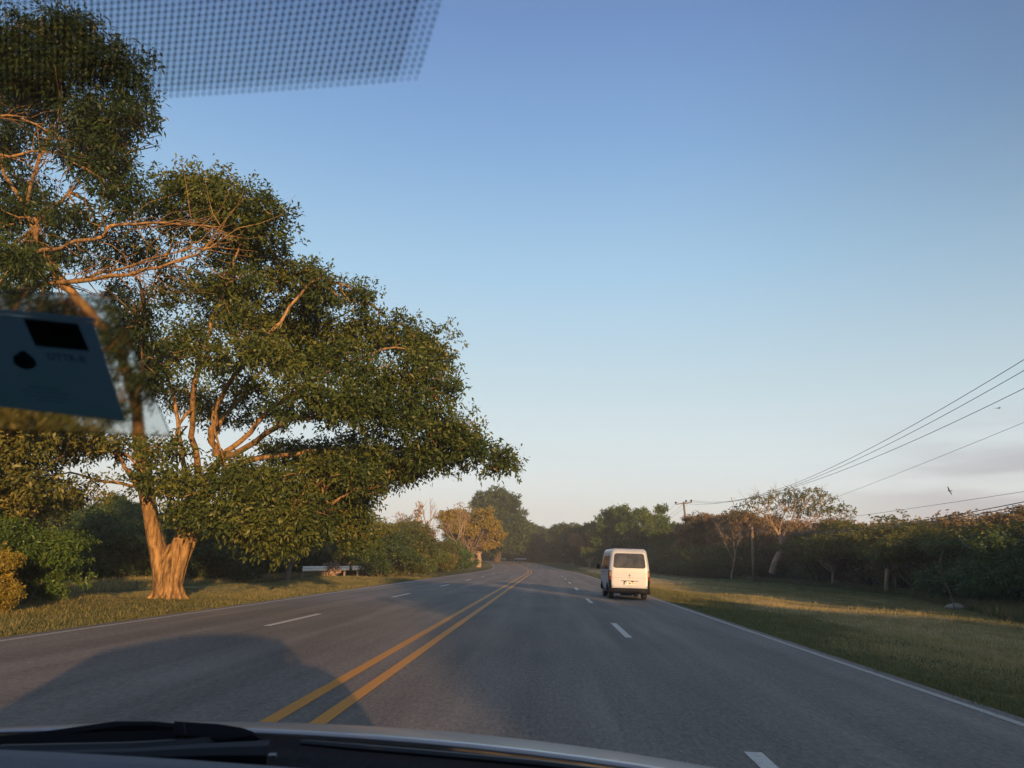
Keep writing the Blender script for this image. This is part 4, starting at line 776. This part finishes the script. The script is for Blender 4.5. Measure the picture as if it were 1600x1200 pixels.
# ==== VEHICLES ====
# ---- white minivan ahead in the outer lane
def van():
    W, Lg, Z0, Z1 = 1.70, 4.10, .30, 2.06
    r = empty('white_van', (3.42, 33.0, float(zr(33))), R_(1.2), label='dusty white minivan driving ahead in the right-hand lane, seen from behind', cat='van')
    def wz(z):   # half width at height z
        t = max(0, min(1, (z-1.05)/1.0)); return W/2*(1-.15*t**1.3)*(1-.03*max(0, (.75-z)/.45))
    def yr(z): t = max(0, (z-1.15)/.9); return .13*t**1.2
    def yf(z): t = max(0, (z-.85)/1.2); return .75*t**1.25
    cr_ = .16
    def warp(x, y, z):
        f = y/Lg; rise = .0
        return (x*wz(z)/(W/2), y+yr(z)*(1-f)-yf(z)*f**2, z+rise)
    # body: rounded box from a gridded cuboid
    mb = MB(); hx, hy, hz = W/2, Lg/2, (Z1-Z0)/2
    def face(fn, nu, nv): mb.grid(fn, nu, nv)
    def rd(x, y, z):
        rr = (.15, .15, .17); q = [max(-h+k, min(h-k, c)) for c, h, k in zip((x, y, z), (hx, hy, hz), rr)]
        d = [(c-e)/k for c, e, k in zip((x, y, z), q, rr)]; n = math.sqrt(sum(a*a for a in d))
        if n > 1e-6:
            if z < 0: d[2] = d[2]
            d = [a/n for a in d]
        p = [e+a*k for e, a, k in zip(q, d, rr)]
        return warp(p[0], p[1]+hy, p[2]+hz+Z0)
    def ax(t, h, k=.15):   # denser sampling towards the corners
        return -h+2*h*(.5-.5*math.cos(math.pi*t))
    face(lambda a, b: rd(ax(a, hx), -hy, ax(b, hz)), 22, 22); face(lambda a, b: rd(ax(a, hx), hy, ax(b, hz)), 22, 22)
    for s in (-1, 1): face(lambda a, b: rd(s*hx, ax(a, hy), ax(b, hz)), 34, 22)
    face(lambda a, b: rd(ax(a, hx), ax(b, hy), hz), 22, 34); face(lambda a, b: rd(ax(a, hx), ax(b, hy), -hz), 22, 34)
    me = mb.mesh('van_body', True); bm = bmesh.new(); bm.from_mesh(me); bmesh.ops.remove_doubles(bm, verts=bm.verts, dist=.0008)
    # wheel arches
    kill = []
    for f in bm.faces:
        c = f.calc_center_median()
        for yy in (.80, 3.30):
            if abs(c.x) > .70 and c.z < .62 and (c.y-yy)**2+(c.z-.30)**2 < .36**2: kill.append(f)
    bmesh.ops.delete(bm, geom=list(set(kill)), context='FACES'); bmesh.ops.recalc_face_normals(bm, faces=bm.faces); bm.to_mesh(me); bm.free()
    me.polygons.foreach_set('use_smooth', [True]*len(me.polygons)); body = link('body', me, M['white_paint'], r)
    def rear(x, z, off=0.0):    # point on the rear skin
        bulge = .0
        p = warp(x, 0, z); e = max(0, abs(x)-(W/2-.15))/.15; yy = .15*(1-math.sqrt(max(0, 1-min(1, e)**2)))
        ez = max(0, z-(Z1-.17))/.17; yy += .15*(1-math.sqrt(max(0, 1-min(1, ez)**2)))
        return (p[0], p[1]+yy-off, p[2])
    def rpanel(name, x0, x1, z0, z1, m, off=.004, par=r, rnd=0.0, nx=10, nz=8, taper=0.0):
        mb = MB()
        def fn(a, b):
            z = z0+(z1-z0)*b; k = 0
            if rnd:
                dz = min(b, 1-b)*(z1-z0)
                if dz < rnd: k = rnd-math.sqrt(max(0, rnd**2-(rnd-dz)**2))
            xa = x0+k+taper*b; xb = x1-k-taper*b; return rear(xa+(xb-xa)*a, z, off)
        mb.grid(fn, nx, nz); V = mb.V[:]; n = len(V); F = mb.F[:]; mb.add([(x, y+.02, z) for x, y, z in V], [tuple(reversed(f)) for f in F])
        nv = nz+1; rim = [(i*nv, (i+1)*nv) for i in range(nx)]+[((i+1)*nv+nz, i*nv+nz) for i in range(nx)]+[(j+1, j) for j in range(nz)]+[(nx*nv+j, nx*nv+j+1) for j in range(nz)]
        mb.F += [(a, b, b+n, a+n) for a, b in rim]; return mb.build(name, M[m], par, smooth=False)
    gate = rpanel('tailgate', -.745, .745, .475, 1.985, 'white_paint', .006, rnd=.06, nx=20, nz=24)
    rpanel('gasket', -.69, .69, 1.265, 1.865, 'rubber', .012, gate, rnd=.09, nx=16, nz=16, taper=-.0)
    rpanel('rear_window', -.665, .665, 1.295, 1.84, 'dark_glass', .018, gate, rnd=.08, nx=16, nz=16)
    rpanel('crease', -.73, .73, .868, .876, 'soffit', .0085, gate, nz=1)
    rpanel('handle_bar', -.36, .36, .742, .762, 'black_plastic', .022, gate, nz=1)
    mb = MB()
    for k in (-.19, .12): mb.box((k, -.03, .725), (.09, .03, .03))
    mb.build('plate_lamp', M['black_plastic'], gate)
    pl = rpanel('number_plate', -.25, .27, .60, .71, 'plate_white', .024, gate, nz=2); rpanel('country_band', -.25, -.19, .603, .707, 'plate_blue', .027, pl, nz=2, nx=2)
    def text(body_, size, x, z, y, mat, par, name):
        cu = bpy.data.curves.new(name, 'FONT'); cu.body = body_; cu.size = size; cu.align_x = 'CENTER'; cu.align_y = 'CENTER'; cu.extrude = .001; cu.offset = .0028
        o = bpy.data.objects.new('t', cu); COL.objects.link(o); dg = bpy.context.evaluated_depsgraph_get(); me = bpy.data.meshes.new_from_object(o.evaluated_get(dg)); bpy.data.objects.remove(o)
        me.transform(Matrix.Translation((x, y, z)) @ Matrix.Rotation(math.pi/2, 4, 'X')); me.materials.clear(); return link(name, me, M[mat], par)
    yy = rear(0, .655, .030)[1]; text('P 184 513', .105, .045, .655, yy, 'ink', pl, 'plate_text')
    # emblem: three diamonds meeting at a point, and the lock under it
    mb = MB()
    for an in (90, 210, 330):
        a = R_(an); c, s = math.cos(a), math.sin(a); L_, h = .058, .017*1.15
        P_ = [(0, 0), (L_/2, h), (L_, 0), (L_/2, -h)]; poly = [(px*c-pz*s, .975+px*s+pz*c) for px, pz in P_]; yy = rear(0, .97)[1]; mb.prism(poly, yy-.018, yy-.004)
    mb.build('emblem', M['ink'], gate); mb = MB(); yy = rear(0, .9)[1]; mb.tube([(0, yy-.02, .897), (0, yy, .897)], .014, 10); mb.build('lock', M['black_plastic'], gate)
    for x in (-.71, .71):
        mb = MB()
        for k in (-.025, .025): mb.box((x+k, rear(x, .53)[1]-.012, .53), (.034, .012, .028))
        mb.build('badge', M['ink'], gate)
    # lamps in black corner casings
    for s in (-1, 1):
        mb = MB(); 
        def cas(a, b): 
            x = s*(.745+.11*a); z = .30+(1.155-.30)*b; p = rear(x, z, .014-.0*a); return p
        mb.grid(cas, 5, 12)
        def cas2(a, b):
            z = .30+.855*b; p = warp(s*(W/2+.006), .15+.10*a, z); return (p[0], p[1], p[2])
        mb.grid(cas2, 2, 12); c_ = mb.build('lamp_casing', M['black_plastic'], r)
        for (z0, z1, m) in ((.93, 1.12, 'tail_amber'), (.79, .92, 'tail_red')):
            mb = MB(); mb.grid(lambda a, b: rear(s*(.765+.07*a), z0+(z1-z0)*b, .024), 3, 4); V = mb.V[:]; n = len(V); F = mb.F[:]; mb.add([(x, y+.02, z) for x, y, z in V], F); mb.build('lens', M[m], c_)
    mb = MB(); mb.grid(lambda a, b: (lambda x, z: (x, -.045+.16*(abs(x)/.86)**6-.02*math.sin(b*math.pi), z))(-.86+1.72*a, .235+.23*b), 30, 6); V = mb.V[:]; F = mb.F[:]; mb.add([(x, y+.14, z) for x, y, z in V], F)
    for z in (.235, .465): mb.grid(lambda a, b: (lambda x: (x, -.045+.16*(abs(x)/.86)**6+.14*b, z))(-.86+1.72*a), 30, 1)
    mb.build('rear_bumper', M['black_plastic'], r, smooth=True)
    # underbody, silencer, mudguard
    mb = MB(); mb.box((0, 2.1, .33), (1.45, 3.8, .16)); mb.box((0, .8, .27), (1.3, .12, .12)); mb.tube([(-.35, .3, .24), (.15, .3, .24)], .09, 10); mb.tube([(.15, .3, .22), (.28, .1, .2), (.3, -.03, .19)], .025, 8); mb.build('underbody', M['trim'], r)
    # side windows, seams, mirrors, gutter
    for s in (-1, 1):
        def side(y, z, off):
            p = warp(s*(W/2), y, z); e = max(0, z-(Z1-.17))/.17; return (p[0]+s*off-s*.15*(1-math.sqrt(max(0, 1-min(1, e)**2))), p[1], p[2])
        for (y0, y1, f0) in ((.28, 1.15, .0), (1.25, 2.2, 0), (2.32, 3.05, 0)):
            mb = MB(); mb.grid(lambda a, b: side(y0+(y1-y0)*a, 1.20+.56*b, .008), 6, 6); g_ = mb.build('side_window_seal', M['rubber'], r, smooth=True)
            mb = MB(); mb.grid(lambda a, b: side(y0+.03+(y1-y0-.06)*a, 1.225+.51*b, .013), 6, 6); mb.build('side_window', M['dark_glass'], r, smooth=True)
        mb = MB(); mb.grid(lambda a, b: side(3.1+(.55-.45*b)*a, 1.2+.5*b, .010), 4, 6); mb.build('side_window', M['dark_glass'], r, smooth=True)
        mb = MB()
        for y in (1.2, 2.26, 3.08, 0.22): mb.grid(lambda a, b: side(y+.012*a, .45+1.35*b, .003), 1, 10)
        mb.grid(lambda a, b: side(.3+2.6*b, .98+.014*a, .003), 1, 10); mb.build('door_seam', M['ink'], r)
        mb = MB(); mb.tube([side(y, 1.845, .012) for y in np.linspace(.3, 3.1, 12)], .018, 5); mb.build('gutter', M['white_paint'], r)
        mb = MB(); mb.box(side(1.32, 1.08, .02), (.03, .14, .03)); mb.box(side(2.42, 1.08, .02), (.03, .14, .03)); mb.build('door_handle', M['black_plastic'], r)
        mb = MB(); mb.tube([side(3.2, 1.22, 0), tuple(Vector(side(3.25, 1.25, .16)))], .014, 6); mb.box(tuple(Vector(side(3.25, 1.29, .2))), (.12, .05, .2)); mb.build('mirror', M['black_plastic'], r, bevel=.008)
        mb = MB(); mb.grid(lambda a, b: (s*(W/2-.02), 1.2+1.7*a, .27+.1*b), 6, 1); mb.build('sill', M['trim'], r)
        for y in (.80, 3.30):
            wl = empty('wheel', (s*.70, y, .31)); wl.parent = r
            mb = MB(); pr = [(0.10, .20), (.10, .275), (.085, .305), (.05, .31), (-.05, .31), (-.085, .305), (-.10, .275), (-.10, .20)]; n = 28; V = []
            for k in range(n):
                a = 2*math.pi*k/n; V += [(x_, q*math.cos(a), q*math.sin(a)) for x_, q in pr]
            m_ = len(pr); mb.add(V, [(k*m_+i, k*m_+(i+1) % m_, ((k+1) % n)*m_+(i+1) % m_, ((k+1) % n)*m_+i) for k in range(n) for i in range(m_)]); mb.build('tyre', M['rubber'], wl)
            mb = MB(); mb.tube([(s*.02, 0, 0), (s*.085, 0, 0)], [.205, .17], 20); mb.tube([(s*.085, 0, 0), (s*.105, 0, 0)], [.06, .05], 12); mb.build('rim', M['steel'], wl)
            mb = MB(); mb.grid(lambda a, b: (s*(.86-.3*b), y+.36*math.cos(math.pi*a), .30+.36*math.sin(math.pi*a)), 14, 1); mb.build('wheel_arch', M['trim'], r, smooth=True)
    mb = MB()
    mb.grid(lambda a, b: (lambda x, z: (lambda p: (p[0], p[1]+.012, p[2]))(warp(x, Lg, z)))(-.70+1.4*a, 1.12+.72*b), 10, 8); mb.build('windscreen', M['dark_glass'], r, smooth=True)
    for s in (-1, 1):
        mb = MB(); mb.box((s*.66, Lg+.005, .72), (.26, .03, .17)); mb.build('headlight', M['chrome'], r, bevel=.01)
    mb = MB(); mb.box((0, Lg+.03, .42), (1.66, .12, .2)); mb.build('front_bumper', M['black_plastic'], r, bevel=.03)
van()

# ---- the car the photograph is taken from
XC = -.48
def ws(x, s): return np.array([x, .82-.62*s-.24*(x-XC)**2, 1.17+.50*s])     # windscreen skin
def on_ws(u, v):
    d = ray(u, v); x, s = 0., .5
    for _ in range(80):
        p = ws(x, s); t = p[1]/d[1]; x = d[0]*t; s = .5*s+.5*(CAMH+d[2]*t-1.17)/.50; s = max(-.5, min(1.5, s))
    return x, s
def carb():
    r = empty('silver_car', (XC, 0, 0), label='silver car in the foreground, its bonnet edge and black wipers along the bottom', cat='car'); O = np.array([XC, 0, 0]); HW = .93
    L = lambda p: tuple(np.asarray(p)-O)
    def solid(fn, nu, nv, th, name, mat, par=r, smooth=True):
        mb = MB(); mb.grid(fn, nu, nv); V = mb.V[:]; F = mb.F[:]; n = len(V); mb.add([(x, y, z-th) for x, y, z in V], [tuple(reversed(f)) for f in F]); nv1 = nv+1
        rim = [(i*nv1, (i+1)*nv1) for i in range(nu)]+[((i+1)*nv1+nv, i*nv1+nv) for i in range(nu)]+[(j+1, j) for j in range(nv)]+[(nu*nv1+j, nu*nv1+j+1) for j in range(nv)]
        mb.F += [(a, b, b+n, a+n) for a, b in rim]; return mb.build(name, M[mat], par, smooth=smooth)
    def bon(a, b):
        x = -.86+1.72*a; y0 = 1.0-.14*x*x; y = y0+(2.1-.16*x*x-y0)*b
        z = 1.2055+.03*x-.078*x*x-.137*b-.16*b**2-.10*b**8
        return (x, y, z)
    solid(bon, 26, 26, .004, 'bonnet', 'silver_paint')
    # cowl: a dark tray between bonnet and glass
    def cow(a, b):
        x = -.86+1.72*a; p = ws(x+XC, -.06); y1 = .995-.14*x*x; z1 = 1.200+.03*x-.078*x*x
        zz = p[2]*(1-b)+z1*b-.055*math.sin(math.pi*b); return (x, p[1]+(y1-p[1])*b, zz)
    solid(cow, 20, 12, .02, 'cowl', 'cowl')
    mb = MB()
    for k in range(18): mb.box((-.68+.08*k, .90-.2*(-.68+.08*k)**2, 1.115-.08*(-.68+.08*k)**2), (.05, .04, .006))
    mb.build('vent_grille', M['wiper'], r)
    # wipers
    def wiper(pts_arm, wid, label=None):
        w_ = empty('wiper'); w_.parent = r; return w_
    def strip(pxs, dist, th, name, mat, par):   # outline (pixels at a distance) extruded to real thickness
        P_ = [at(u, v, dist) for u, v in pxs]; mb = MB(); n = len(P_); V = [L(p) for p in P_]+[L(p+np.array([0, th, -.012])) for p in P_]
        mb.add(V, [tuple(range(n)), tuple(range(n, 2*n))[::-1]]+[(i, (i+1) % n, (i+1) % n+n, i+n) for i in range(n)]); return mb.build(name, M[mat], par)
    w1 = wiper(None, None); Yw = .93
    strip([(-60, 1160), (0, 1150), (60, 1144), (130, 1134), (180, 1127), (240, 1127), (275, 1130), (275, 1137), (240, 1133), (190, 1134), (130, 1143), (60, 1152), (0, 1158), (-60, 1168)], Yw, .02, 'blade_spoiler', 'wiper', w1)
    strip([(-60, 1168), (0, 1156), (80, 1148), (160, 1143), (275, 1142), (275, 1156), (120, 1160), (0, 1166), (-60, 1176)], Yw-.01, .02, 'blade', 'wiper', w1)
    strip([(272, 1127), (290, 1128), (340, 1131), (378, 1137), (395, 1143), (394, 1147), (378, 1151), (350, 1156), (330, 1156), (308, 1151), (288, 1149), (272, 1147)], Yw-.02, .03, 'arm_head', 'wiper', w1)
    mb = MB(); mb.tube([L(at(288, 1130, Yw-.023)), L(at(290, 1148, Yw-.023))], .0012, 5); mb.build('arm_seam', M['ink'], w1)
    mb = MB(); mb.tube([L(at(340, 1156, Yw-.01)), L(at(300, 1162, Yw-.03)), L(at(200, 1168, Yw-.05)), L(at(0, 1172, Yw-.06))], .006, 6); mb.build('arm', M['wiper'], w1)
    w2 = wiper(None, None)
    mb = MB(); mb.tube([L(at(420, 1176, .86)), L(at(330, 1177, .85)), L(at(200, 1181, .84)), L(at(-40, 1183, .82))], [.012, .010, .007, .005], 8); mb.build('arm', M['wiper'], w2)
    mb = MB(); mb.tube([L(at(420, 1180, .85)), L(at(432, 1180, .85))], .0022, 8); mb.build('pivot_pin', M['steel'], w2)
    w3 = wiper(None, None)
    mb = MB(); mb.tube([L(at(470, 1160, .90)), L(at(560, 1168, .90)), L(at(700, 1180, .90)), L(at(840, 1193, .89)), L(at(1000, 1212, .88))], [.003, .004, .004, .004, .003], 6); mb.build('blade', M['wiper'], w3)
    # windscreen glass and the dotted band printed on it
    m, t, o = mat_new('windscreen_glass'); tr = t.nodes.new('ShaderNodeBsdfTransparent'); tr.inputs[0].default_value = (.97, .985, .98, 1); gl = t.nodes.new('ShaderNodeBsdfGlossy'); gl.inputs[1].default_value = .02; lw = t.nodes.new('ShaderNodeFresnel'); lw.inputs[0].default_value = 1.45
    ms = t.nodes.new('ShaderNodeMixShader'); t.links.new(math_('MULTIPLY', lw.outputs[0], .03, tree=t), ms.inputs[0]); t.links.new(tr.outputs[0], ms.inputs[1]); t.links.new(gl.outputs[0], ms.inputs[2]); t.links.new(ms.outputs[0], o.inputs[0]); M['glass'] = m
    mb = MB(); mb.grid(lambda a, b: L(ws(XC-.84+1.68*a, b*1.02-.05)+np.array([0, .006, .006])), 24, 10); glass = mb.build('windscreen', m, r, smooth=True)
    (x1, s1), (x0, s0) = on_ws(690, -10), on_ws(648, 130); Ls = math.hypot(.62, .50); mb = MB(); q = .00212/Ls; s_b = on_ws(420, 150)[1]
    import itertools
    row = 0
    while s_b+row*q < on_ws(420, -60)[1]:
        s = s_b+row*q; rad = .0006 if row == 0 else (.0008 if row == 1 else .00092); xe = x0+(x1-x0)*(s-s0)/(s1-s0)
        x = xe
        while x > -.40:
            p = ws(x, s+.053*(xe-x)); tx = np.array([1, -.48*(x-XC), 0]); tx /= np.linalg.norm(tx); ts = np.array([0, -.62, .50])/Ls; n_ = np.cross(tx, ts); rr = rad*(1 if xe-x > .006 else .75)
            V = [L(p+n_*.0006+tx*rr*math.cos(a)+ts*rr*math.sin(a)) for a in np.linspace(0, 6.283, 9)[:8]]; mb.add(V, [tuple(range(8))]); x -= .0028
        row += 1
    # a sheet of inked dots a hair thick
    V = mb.V[:]; F = mb.F[:]; ts = np.array([0, .59, .85])*.0003; mb.add([tuple(np.array(v_)+ts) for v_ in V], F)
    me = mb.mesh('dots'); link('dot_band', me, M['frit'], glass)
    # paper permit in a clear sleeve stuck to the glass: its own thing
    def wsL(u, v, off): 
        x, s = on_ws(u, v); return ws(x, s)+np.array([0, -.57, -.82])*off
    rd = empty('permit_sleeve', tuple(wsL(0, 560, 0)), label='blue paper permit in a blurry clear sleeve stuck inside the windscreen at the left', cat='permit'); B = wsL(0, 560, 0)
    def quad(name, c, off, th, m_, n=8, par=rd):
        mb = MB()
        def fn(a, b):
            u = (c[0][0]*(1-a)+c[1][0]*a)*(1-b)+(c[3][0]*(1-a)+c[2][0]*a)*b; v = (c[0][1]*(1-a)+c[1][1]*a)*(1-b)+(c[3][1]*(1-a)+c[2][1]*a)*b; return wsL(u, v, off)-B
        mb.grid(fn, n, n); V = mb.V[:]; F = mb.F[:]; N_ = len(V); dn = np.array([0, -.57, -.82])*th; mb.add([tuple(np.array(q)+dn) for q in V], [tuple(reversed(f)) for f in F]); nv1 = n+1
        rim = [(i*nv1, (i+1)*nv1) for i in range(n)]+[((i+1)*nv1+n, i*nv1+n) for i in range(n)]+[(j+1, j) for j in range(n)]+[(n*nv1+j, n*nv1+j+1) for j in range(n)]
        mb.F += [(a_, b_, b_+N_, a_+N_) for a_, b_ in rim]; return mb.build(name, m_, par)
    ms_, t, o = mat_new('clear_sleeve'); rf = t.nodes.new('ShaderNodeBsdfRefraction'); rf.inputs['Color'].default_value = (.86, .86, .84, 1); rf.inputs['Roughness'].default_value = .055; rf.inputs['IOR'].default_value = 1.25
    gl = t.nodes.new('ShaderNodeBsdfGlossy'); gl.inputs[1].default_value = .3; x_ = t.nodes.new('ShaderNodeMixShader'); x_.inputs[0].default_value = .03; t.links.new(rf.outputs[0], x_.inputs[1]); t.links.new(gl.outputs[0], x_.inputs[2]); t.links.new(x_.outputs[0], o.inputs[0])
    quad('sleeve', [(-320, 440), (182, 452), (272, 672), (-200, 655)], .004, .0012, ms_)
    m_, t, o = mat_new('permit_paper'); b = t.nodes.new('ShaderNodeBsdfPrincipled'); tl = t.nodes.new('ShaderNodeBsdfTranslucent'); mm = t.nodes.new('ShaderNodeMixShader'); mm.inputs[0].default_value = .60; t.links.new(b.outputs[0], mm.inputs[1]); t.links.new(tl.outputs[0], mm.inputs[2]); t.links.new(mm.outputs[0], o.inputs[0]); b.inputs['Roughness'].default_value = .7
    tcn = t.nodes.new('ShaderNodeTexCoord'); n = t.nodes.new('ShaderNodeTexNoise'); n.inputs['Scale'].default_value = 26; n.inputs['Detail'].default_value = 3; t.links.new(tcn.outputs['Object'], n.inputs[0]); rp_ = t.nodes.new('ShaderNodeValToRGB'); t.links.new(n.outputs[0], rp_.inputs[0])
    rp_.color_ramp.elements[0].position = .35; rp_.color_ramp.elements[0].color = (.36, .52, .54, 1); rp_.color_ramp.elements[1].position = .65; rp_.color_ramp.elements[1].color = (.40, .52, .60, 1); t.links.new(rp_.outputs[0], b.inputs['Base Color']); t.links.new(rp_.outputs[0], tl.inputs[0])
    pp = quad('permit', [(-260, 462), (148, 502), (197, 654), (-170, 612)], .0010, .0004, m_)
    quad('dark_panel', [(40, 493), (125, 502), (143, 544), (59, 536)], .0018, .0002, M['ink'], 3, pp)
    quad('pale_edge', [(-260, 456), (150, 494), (153, 501), (-262, 461)], .0010, .0001, m_, 3, pp)
    ex, ey = 42, 560
    def blob(name, cx_, cy_, rx, ry, m2, an=.2):
        P_ = [wsL(cx_+rx*math.cos(a)*math.cos(an)-ry*math.sin(a)*math.sin(an), cy_+rx*math.cos(a)*math.sin(an)+ry*math.sin(a)*math.cos(an), .0018)-B for a in np.linspace(0, 6.283, 15)[:14]]; dn = np.array([0, -.57, -.82])*.0002
        mb = MB(); mb.add([tuple(p) for p in P_]+[tuple(p+dn) for p in P_], [tuple(range(14)), tuple(range(14, 28))[::-1]]+[(i, (i+1) % 14, (i+1) % 14+14, i+14) for i in range(14)]); return mb.build(name, m2, pp)
    M['ink_blue'] = leafmat('ink_blue', (.10, .25, .30), (.10, .25, .30), (.10, .25, .30), trans=.6); e0 = blob('crest', 42, 560, 19, 12, M['ink_blue'], .35); blob('crest_cap', 40, 549, 8, 5, M['ink_blue'], .2)
    def ptext(body_, u, v, size, mat):
        cu = bpy.data.curves.new('txt', 'FONT'); cu.body = body_; cu.size = size; cu.align_x = 'CENTER'; cu.align_y = 'CENTER'; o = bpy.data.objects.new('t', cu); COL.objects.link(o); dg = bpy.context.evaluated_depsgraph_get(); me = bpy.data.meshes.new_from_object(o.evaluated_get(dg)); bpy.data.objects.remove(o)
        px = wsL(u, v, .0021)-B; ux = unit(wsL(u+10, v+.9, .0021)-B-px); uy = unit(np.array([0, -.62, .50])); uy = unit(uy-ux*uy.dot(ux)); uz = np.cross(ux, uy); Mx = Matrix([[ux[i], uy[i], uz[i], px[i]] for i in range(3)]+[[0, 0, 0, 1]]); me.transform(Mx); me.materials.clear(); link('printed_text', me, mat, pp)
    ptext('DTTR-8', 107, 555, .0062, M['ink'])
    for k, (v, wd_) in enumerate(((600, 9), (607, 13), (614, 12), (621, 8))): ptext('M'*0+'-'*wd_, 70+4*k, v, .0065, M['ink_blue'])
    # shell of the car
    solid(lambda a, b: (-.80+1.60*a, .13-.24*(1.6*a-.8)**2-2.4*b, 1.715-.09*(2*a-1)**4*.9-.03*(2*b-1)**2+.01*(1-b)), 16, 14, .04, 'roof', 'silver_paint')
    for s in (-1, 1):
        A = [(s*.91, .66, 1.08), (s*.89, .42, 1.33), (s*.83, -.02, 1.66)]; mb = MB(); mb.tube(A, [.045, .04, .04], 6); mb.build('windscreen_pillar', M['silver_paint'], r)
        mb = MB(); mb.tube([(s*.88, -.95, 1.0), (s*.80, -1.05, 1.66)], .05, 6); mb.tube([(s*.88, -2.0, 1.0), (s*.79, -2.15, 1.64)], .06, 6); mb.build('door_pillar', M['silver_paint'], r)
        def sidep(a, b): 
            y = -2.5+4.5*a; z = .28+.80*b; return (s*(HW-.05*b**2-.10*max(0, (y-1.4)/.6)**2), y, z-.30*max(0, (y-.2)/1.8)*b**2-.05*b*(y > .5))
        mb = MB(); mb.grid(sidep, 40, 8); me = mb.mesh('side', True); bm = bmesh.new(); bm.from_mesh(me); bmesh.ops.delete(bm, geom=[f for f in bm.faces if any((f.calc_center_median().y-yy)**2+(f.calc_center_median().z-.3)**2 < .37**2 for yy in (1.35, -1.45))], context='FACES'); bm.to_mesh(me); bm.free(); link('body_side', me, M['silver_paint'], r)
        mb = MB(); mb.box((s*1.04, .42, 1.13), (.2, .10, .15)); mb.build('door_mirror', M['silver_paint'], r, bevel=.03)
        for y in (1.35, -1.45):
            wl = empty('wheel', (s*.80, y, .33)); wl.parent = r; mb = MB(); mb.tube([(-.11, 0, 0), (.11, 0, 0)], .33, 28); mb.build('tyre', M['rubber'], wl, bevel=.02); mb = MB(); mb.tube([(s*.10, 0, 0), (s*.118, 0, 0)], [.21, .19], 20); mb.build('rim', M['steel'], wl)
    mb = MB(); mb.grid(lambda a, b: (-.85+1.70*a, 2.09-.16*(-.85+1.70*a)**2+.05*math.sin(b*3.14), .3+.50*b), 12, 6); mb.build('front_bumper', M['silver_paint'], r, smooth=True)
    for s in (-1, 1):
        mb = MB(); mb.grid(lambda a, b: (s*(.885-.085*b), -.55-1.95*a-.05*b, 1.0+.67*b), 8, 4); V = mb.V[:]; F = mb.F[:]; mb.add([(x-s*.02, y, z) for x, y, z in V], F); mb.build('shadow_side_panel', M['silver_paint'], r)  # unseen blank sides, added to stop the sun and keep the car's shadow solid
    mb = MB(); mb.grid(lambda a, b: (-.86+1.72*a*1, -2.53+.10*b, 1.12+.55*b), 6, 4); mb.build('shadow_rear_panel', M['silver_paint'], r)  # unseen opaque back, added to keep the sun from shining through the car
    for s in (-1, 1):
        mb = MB(); mb.grid(lambda a, b: (s*(.885-.085*b), .30-.84*a-.05*b, 1.03+.60*b), 6, 4); mb.build('window_shade_panel', M['dark_glass'], r)  # opaque unseen panels in the window openings, added to fill the hole in the shadow
    for s in (-.45, .45):
        st = empty('seat', (s, -.35, .5)); st.parent = r; mb = MB(); mb.box((0, -.35, .45), (.48, .12, .62)); mb.box((0, 0, .08), (.5, .5, .14)); mb.build('cushion', M['trim'], st, bevel=.04)
        mb = MB(); mb.box((0, -.37, .86), (.26, .09, .18)); mb.build('headrest', M['trim'], st, bevel=.03)
    mb = MB(); mb.box((0, -2.5, .72), (1.6, .04, .85)); mb.box((0, -.1, .28), (1.6, 4.6, .05)); mb.build('floor_pan', M['trim'], r)
    def dsh(a, b):
        x = -.84+1.68*a; p = ws(x+XC, .150); y = p[1]-.36*b; return (x, y, 1.241-.01*b**2-.16*b**5)
    solid(dsh, 20, 14, .04, 'dashboard', 'dash')
    mb = MB(); mb.box((0, .30, .85), (1.6, .1, .50)); mb.build('dashboard_front', M['trim'], r)
carb()

# ---- the evening air: faint even haze
hb = MB(); hb.box((0, 420, 34), (1500, 1300, 76)); hz = hb.build('haze', None); tag(hz, kind='stuff', label='thin even evening haze filling the air over the road', cat='haze')
m, t, o = mat_new('haze'); pv = t.nodes.new('ShaderNodeVolumePrincipled'); pv.inputs['Color'].default_value = (.80, .88, .98, 1); pv.inputs['Density'].default_value = .0006; pv.inputs['Anisotropy'].default_value = 0.0; t.links.new(pv.outputs[0], o.inputs['Volume']); hz.data.materials.append(m)
